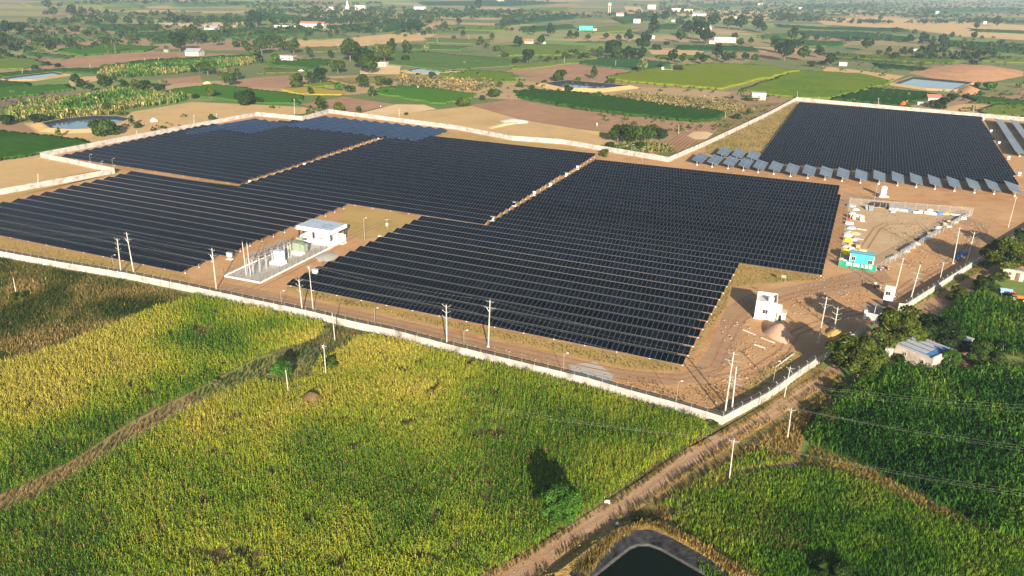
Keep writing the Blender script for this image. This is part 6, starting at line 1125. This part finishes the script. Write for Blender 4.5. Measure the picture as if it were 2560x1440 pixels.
window(fr, w * .28, 1.5, .55, .6, -.03); window(fr, w * .74, 1.4, .55, .6, -.03); fr.box('plinth', (w / 2, -.05, .2), (w + .1, .12, .4), 'conc')
fr = Frame((2209, 893), (2224, 898), 'privy', 'narrow cream privy left of the blue roofed farm house', 'outbuilding'); fr.box('walls', (fr.w / 2, .6, .95), (fr.w, 1.2, 1.9), 'cream'); fr.box('roof', (fr.w / 2, .6, 1.94), (fr.w + .15, 1.35, .08), 'conc'); fr.box('door', (fr.w / 2, -.015, .8), (.6, .04, 1.5), 'tin')
fr = Frame((2503, 694), (2556, 705), 'cream_hut', 'cream plastered hut under the trees at the right edge', 'house'); w = fr.w; fr.box('walls', (w / 2, 1.8, 1.2), (w, 3.6, 2.4), 'cream'); fr.box('roof', (w / 2, 1.8, 2.45), (w + .3, 3.9, .1), 'tin'); window(fr, w * .35, 1.35, .5, .7); fr.box('door', (w * .72, -.02, .95), (.8, .05, 1.8), 'bark'); fr.box('roof_tiles', (w / 2, 3.4, 2.62), (w * .8, 1.0, .2), 'orangep')
fr = Frame((2400, 866), (2418, 872), 'stone_shed', 'small grey stone shed behind the shrubs by the maize', 'outbuilding'); fr.box('walls', (fr.w / 2, 1.0, .7), (fr.w, 2.0, 1.4), 'conc'); fr.box('roof', (fr.w / 2, 1.0, 1.46), (fr.w + .3, 2.3, .1), 'grey')
# tractor and trailer
t = empty('tractor', G(2540, 752), R(-20), 'orange red tractor parked on the lane at the right edge', 'tractor'); MB().box((.6, 0, 1.0), (1.5, .6, .6)).build('bonnet', M['orangep'], t); MB().box((-.5, 0, .9), (1.1, .8, .5)).build('body', M['red'], t); MB().box((-.6, 0, 1.3), (.5, .5, .12)).box((-.85, 0, 1.55), (.1, .5, .5)).build('seat', M['black'], t)
for x, y, r_ in ((-.7, .75, .7), (-.7, -.75, .7), (1.2, .55, .42), (1.2, -.55, .42)): q = MB().tube((0, -.17, 0), (0, .17, 0), r_, n=18).build('wheel', M['black'], t, (x, y, r_)); MB().tube((0, -.19, 0), (0, .19, 0), r_ * .5, n=12).build('rim', M['white'], q)
for s in (-1, 1): MB().box((-.7, s * .75, 1.5), (1.0, .4, .06)).build('mudguard', M['orangep'], t)
MB().tube((0, 0, 1.3), (-.15, 0, 1.75), .03, n=5).tube((-.15, -.2, 1.75), (-.15, .2, 1.75), .03, n=5).build('steering_wheel', M['dark'], t); MB().tube((.9, .2, 1.3), (.9, .2, 1.9), .05, n=6).build('exhaust', M['dark'], t)
t = empty('trailer', G(2514, 738), R(-20), 'pale blue trailer hitched behind the orange tractor', 'trailer'); MB().box((0, 0, .75), (2.6, 1.5, .1)).box((0, .72, 1.05), (2.6, .06, .5)).box((0, -.72, 1.05), (2.6, .06, .5)).box((-1.28, 0, 1.05), (.06, 1.4, .5)).build('tray', M['mark'], t); MB().tube((1.3, 0, .6), (2.0, 0, .6), .05, n=5).build('drawbar', M['dark'], t)
for y in (-.75, .75): MB().tube((0, y - .12, .4), (0, y + .12, .4), .4, n=14).build('wheel', M['black'], t)
for i, (x, y) in enumerate([(1518, 1256), (1543, 1313)]):
    t = empty('white_sack', G(x, y), i, ('crumpled white sack on the left edge of the dirt road', 'crumpled white sack in the weeds below the dirt road')[i], 'sack', 'white sacks by the dirt road'); m = MB()
    rs = np.random.default_rng(i + 4)
    for j in range(4):
        for k in range(8): a = k / 8 * 6.283; q = (1, .95, .7, .2)[j]; m.v.append((.42 * q * math.cos(a) * rs.uniform(.8, 1.2), .28 * q * math.sin(a) * rs.uniform(.8, 1.2), (0, .15, .3, .36)[j] * rs.uniform(.85, 1.1)))
    for j in range(3):
        for k in range(8): m.f.append((j * 8 + k, j * 8 + (k + 1) % 8, (j + 1) * 8 + (k + 1) % 8, (j + 1) * 8 + k))
    m.f.append(tuple(24 + k for k in range(8))); m.build('bag', M['white'], t)
# ------------------------------------------------------------------ buildings of the plain
def farm(px, py, wpx, hpx, label, walls='white', roof='tin', style='flat', dpt=.8, cat='house', name='farm_building', rz=None):
    s = scale_at(px, py); w_, h_ = wpx / s, max(1.2, hpx / s * .95); g = G(px, py); t = empty(name, g, R(-8) if rz is None else rz, label, cat, 'buildings of the plain'); d_ = w_ * dpt if w_ < 12 else 8.0
    MB().box((0, d_ / 2, h_ / 2), (w_, d_, h_)).build('walls', M[walls], t)
    if style == 'flat': MB().box((0, d_ / 2, h_ + .1), (w_ + .4, d_ + .4, .2)).build('roof', M[roof], t)
    elif style == 'gable':
        m = MB(); e = .5; r_ = h_ + d_ * .28; x0, x1 = -w_ / 2 - e, w_ / 2 + e
        m.poly([(x0, -e, h_ - .1), (x1, -e, h_ - .1), (x1, d_ / 2, r_), (x0, d_ / 2, r_)]).poly([(x1, d_ + e, h_ - .1), (x0, d_ + e, h_ - .1), (x0, d_ / 2, r_), (x1, d_ / 2, r_)]).poly([(x0 + e, 0, h_), (x0 + e, d_ / 2, r_ - .1), (x0 + e, d_, h_)]).poly([(x1 - e, d_, h_), (x1 - e, d_ / 2, r_ - .1), (x1 - e, 0, h_)]).build('roof', M[roof], t)
    n = max(1, int(w_ / 4))
    for k in range(n):
        x = -w_ / 2 + (k + .5) * w_ / n; MB().box((x, -.02, h_ * .5), (min(1.0, w_ / n * .4), .06, h_ * .3)).build('window' if k != n // 2 else 'door', M['glass'] if k != n // 2 else M['bark'], t)
    return t, w_, h_, d_
t, w_, h_, d_ = farm(716, 153, 34, 14, 'white farmhouse with reddish roof and lean to by tall trees', 'lime', 'redtile', 'flat'); MB().box((w_ * .8, d_ * .4, h_ * .75), (w_ * .75, d_ * .8, .15)).build('lean_to_roof', M['redtile'], t); [MB().tube((w_ * q, 0, 0), (w_ * q, 0, h_ * .75), .1, n=5).build('post', M['bark'], t) for q in (.6, .85, 1.1)]
t, w_, h_, d_ = farm(1896, 250, 34, 17, 'white farmhouse with grey porch near the wall peak', 'cream', 'tin', 'flat'); MB().box((-w_ * .35, -d_ * .45, h_ * .55), (w_ * 1.2, d_ * .9, .12)).build('porch_roof', M['tin'], t); [MB().tube((w_ * q, -d_ * .8, 0), (w_ * q, -d_ * .8, h_ * .55), .1, n=5).build('post', M['bark'], t) for q in (-.85, -.35, .15)]
for a in ((480, 140, 36, 10, 'long white shed under the big left trees', 'lime', 'tin', 'gable'), (712, 69, 56, 5, 'very low pale shed behind the far dark vineyard', 'cream', 'tin', 'flat'), (780, 70, 62, 11, 'low farm shed with tan roof behind the far dark vineyard', 'cream', 'redtile', 'gable'), (900, 26, 26, 12, 'white two storey block beside the temple spire', 'cream', 'conc', 'flat'), (822, 24, 20, 7, 'pale yellow hut left of the temple spire', 'cream', 'tin', 'flat'),
          (1049, 25, 30, 7, 'white shed with pale roof at upper middle', 'lime', 'tin', 'gable'), (1592, 58, 17, 10, 'small cream block above the turquoise shed trees', 'cream', 'conc', 'flat'), (1629, 23, 20, 11, 'pinkish flat roofed block among the far top trees', 'cream', 'redtile', 'flat'), (1690, 29, 22, 8, 'whitish block left of the far pink plain houses', 'lime', 'tin', 'flat'), (1722, 30, 22, 7, 'yellowish long block in the far hamlet', 'cream', 'conc', 'flat'),
          (1748, 41, 33, 6, 'long low white hall in the far hamlet', 'lime', 'tin', 'gable'), (1687, 55, 16, 5, 'small white hut below the far hamlet', 'lime', 'tin', 'flat'), (1550, 41, 18, 7, 'white house beneath the water tower', 'lime', 'redtile', 'gable'), (1812, 106, 52, 12, 'long whitewashed farmhouse under dark trees', 'lime', 'tin', 'flat'), (1780, 109, 14, 7, 'small white hut left of the long whitewashed farmhouse', 'lime', 'tin', 'flat'), (1760, 74, 36, 6, 'pale low house among trees above the long farmhouse', 'lime', 'tin', 'gable'), (1840, 46, 22, 4, 'low white shed on the far pink plain', 'lime', 'tin', 'flat'),
          (1357, 111, 13, 6, 'white hut beside the round upper middle trees', 'lime', 'tin', 'flat'), (1322, 109, 22, 6, 'tan hut left of the upper middle white hut', 'house', 'redtile', 'gable'), (2107, 165, 19, 8, 'small white hut above the far green strip', 'lime', 'tin', 'flat'), (2336, 252, 30, 8, 'white shed with reddish roof behind the far vineyard', 'lime', 'redtile', 'gable'), (952, 166, 28, 11, 'tan ruined brick hut beside the great tree clump', 'house', 'redtile', 'flat'), (2302, 262, 16, 5, 'low white shed beside the orange excavator', 'lime', 'tin', 'flat'), (648, 152, 12, 6, 'small pale hut left of the white farmhouse', 'cream', 'tin', 'flat'), (1416, 36, 9, 5, 'tiny tan hut at the upper middle', 'cream', 'tin', 'flat'),
          (1487, 78, 9, 6, 'tiny white hut right of the turquoise shed', 'lime', 'tin', 'flat'), (415, 131, 11, 6, 'small green shed left of the long white shed', 'xfgreen', 'teal', 'flat'), (526, 74, 34, 4, 'low pale roofed shed among the upper left palms', 'cream', 'tin', 'gable'), (2001, 23, 9, 5, 'tiny white house in the hazy upper right woods', 'lime', 'tin', 'flat'), (2343, 34, 8, 6, 'tiny white house farther right in the hazy woods', 'lime', 'tin', 'flat'), (2462, 60, 8, 6, 'tiny white house at the right on the tan plain', 'lime', 'tin', 'flat'), (2290, 128, 14, 5, 'low white hut among the far right groves', 'lime', 'tin', 'flat'), (1633, 97, 6, 6, 'tiny white shrine against the distant dark grove', 'white', 'white', 'gable'), (1250, 4, 18, 6, 'pale house at the top edge', 'cream', 'redtile', 'flat'), (800, 28, 40, 4, 'low grey shed left of the yellow hut', 'grey', 'tin', 'flat'), (1900, 14, 12, 5, 'tiny pale hut at the top edge near the hazy woods', 'cream', 'tin', 'flat')): farm(*a)
farm(1465, 77, 33, 11, 'bright turquoise shed in the middle distance', 'teal', 'teal', 'flat', .5, 'shed')
g = G(869, 23); s = scale_at(869, 23); t = empty('temple', g, 0, 'white temple with tapering spire on the far plain', 'temple', 'buildings of the plain'); MB().box((0, 0, 2.2), (7, 7, 4.4)).build('hall', M['white'], t); MB().lathe([(2.6, 4.4), (2.3, 7), (1.5, 10.5), (.5, 14), (.1, 15.5)], 8).build('spire', M['white'], t)
g = G(1523, 32); t = empty('water_tower', g, 0, 'tan water tower on tall legs on the far plain', 'water tower', 'buildings of the plain'); [MB().tube((2.4 * math.cos(a), 2.4 * math.sin(a), 0), (2.2 * math.cos(a), 2.2 * math.sin(a), 13), .35, n=6).build('leg', M['cream'], t) for a in (.5, 2.07, 3.64, 5.2)]; MB().lathe([(1, 12.6), (3.4, 13.2), (3.4, 17), (1, 18)], 14).build('tank', M['cream'], t)
t = empty('solar_pump', G(1665, 178), R(-10), 'white tank and small grey solar panel by the green field', 'solar pump'); MB().box((1.6, 0, 1.3), (6.5, 2.2, .1)).build('panel', M['tin'], t); MB().lathe([(.9, 0), (1.0, 2.2), (.3, 3.0)], 10, (-2.6, 0, 0)).build('tank', M['white'], t); [MB().tube((x, 0, 0), (x, 0, 1.3), .07, n=5).build('leg', M['steel'], t) for x in (-.8, 3.6)]
t = empty('excavator', G(2257, 266), R(30), 'orange excavator standing at the far vineyard edge', 'excavator'); MB().box((0, .6, .35), (2.6, .5, .7)).box((0, -.6, .35), (2.6, .5, .7)).build('tracks', M['black'], t); MB().box((-.2, 0, 1.2), (2.2, 1.8, 1.0)).build('body', M['orangep'], t); MB().box((.4, .4, 2.1), (1.0, .9, 1.0)).build('cab', M['orangep'], t); MB().tube((.9, -.2, 1.5), (2.6, -.2, 3.2), .16, n=6).tube((2.6, -.2, 3.2), (3.6, -.2, 1.4), .13, n=6).build('boom', M['orangep'], t); MB().box((3.6, -.2, 1.1), (.6, .8, .6)).build('bucket', M['dark'], t)
mound([(1710, 340), (1730, 328), (1770, 327), (1790, 334), (1770, 350), (1735, 352)], .35, M['pale'], 'grain_heap', 'pale spread of grain drying beside the wall', 'grain heap'); t = empty('blue_sheet', G(1731, 326), R(-15), 'dark blue plastic sheet lying beside the drying grain', 'plastic sheet'); MB().box((0, 0, .06), (5.5, 4.5, .06)).build('sheet', M['bluetarp'], t); MB().box((-2.2, -1.8, .14), (.5, .4, .1)).build('stone_weight', M['conc'], t)
mound([(1210, 321), (1225, 314), (1285, 304), (1320, 300), (1322, 305), (1260, 316), (1225, 324)], .8, M['pale'], 'sand_ridge', 'long pale sand ridge behind the back wall', 'sand heap'); mound([(1245, 303), (1280, 297), (1325, 303), (1320, 309), (1270, 311)], 1.2, plain('white_rubble', (.6, .57, .5), .9, var=.15, bump=.05), 'rubble_heap', 'white rubble heap behind the back wall', 'rubble heap')
for i, (x, y) in enumerate([(385, 304), (753, 180), (518, 210)]): heap(x, y, ('white tarpaulin heap on dry ground left of the blue strips', 'white tarpaulin heap at the edge of the dark vineyard', 'pale orange tarpaulin heap before the pale bush')[i], 'tarpaulin', 'tarpaulin_heap', ('white', 'white', 'card')[i], 2.4 if i else 1.6, 1.4)

# ------------------------------------------------------------------ the air
hz = MB().box((0, 4300, 44), (16000, 9000, 90)).mesh('haze', None); ho = put(link('haze', hz), 'thin blue grey haze over the plain', kind='stuff')
hm = bpy.data.materials.new('haze_air'); hm.use_nodes = True; hn = hm.node_tree.nodes; hl = hm.node_tree.links; hn.remove(hn['Principled BSDF']); pv = hn.new('ShaderNodeVolumePrincipled'); pv.inputs['Color'].default_value = (0.56, 0.75, 1.0, 1); pv.inputs['Density'].default_value = HAZE; pv.inputs['Anisotropy'].default_value = 0.0; hl.new(pv.outputs[0], hn['Material Output'].inputs['Volume']); hz.materials.append(hm)
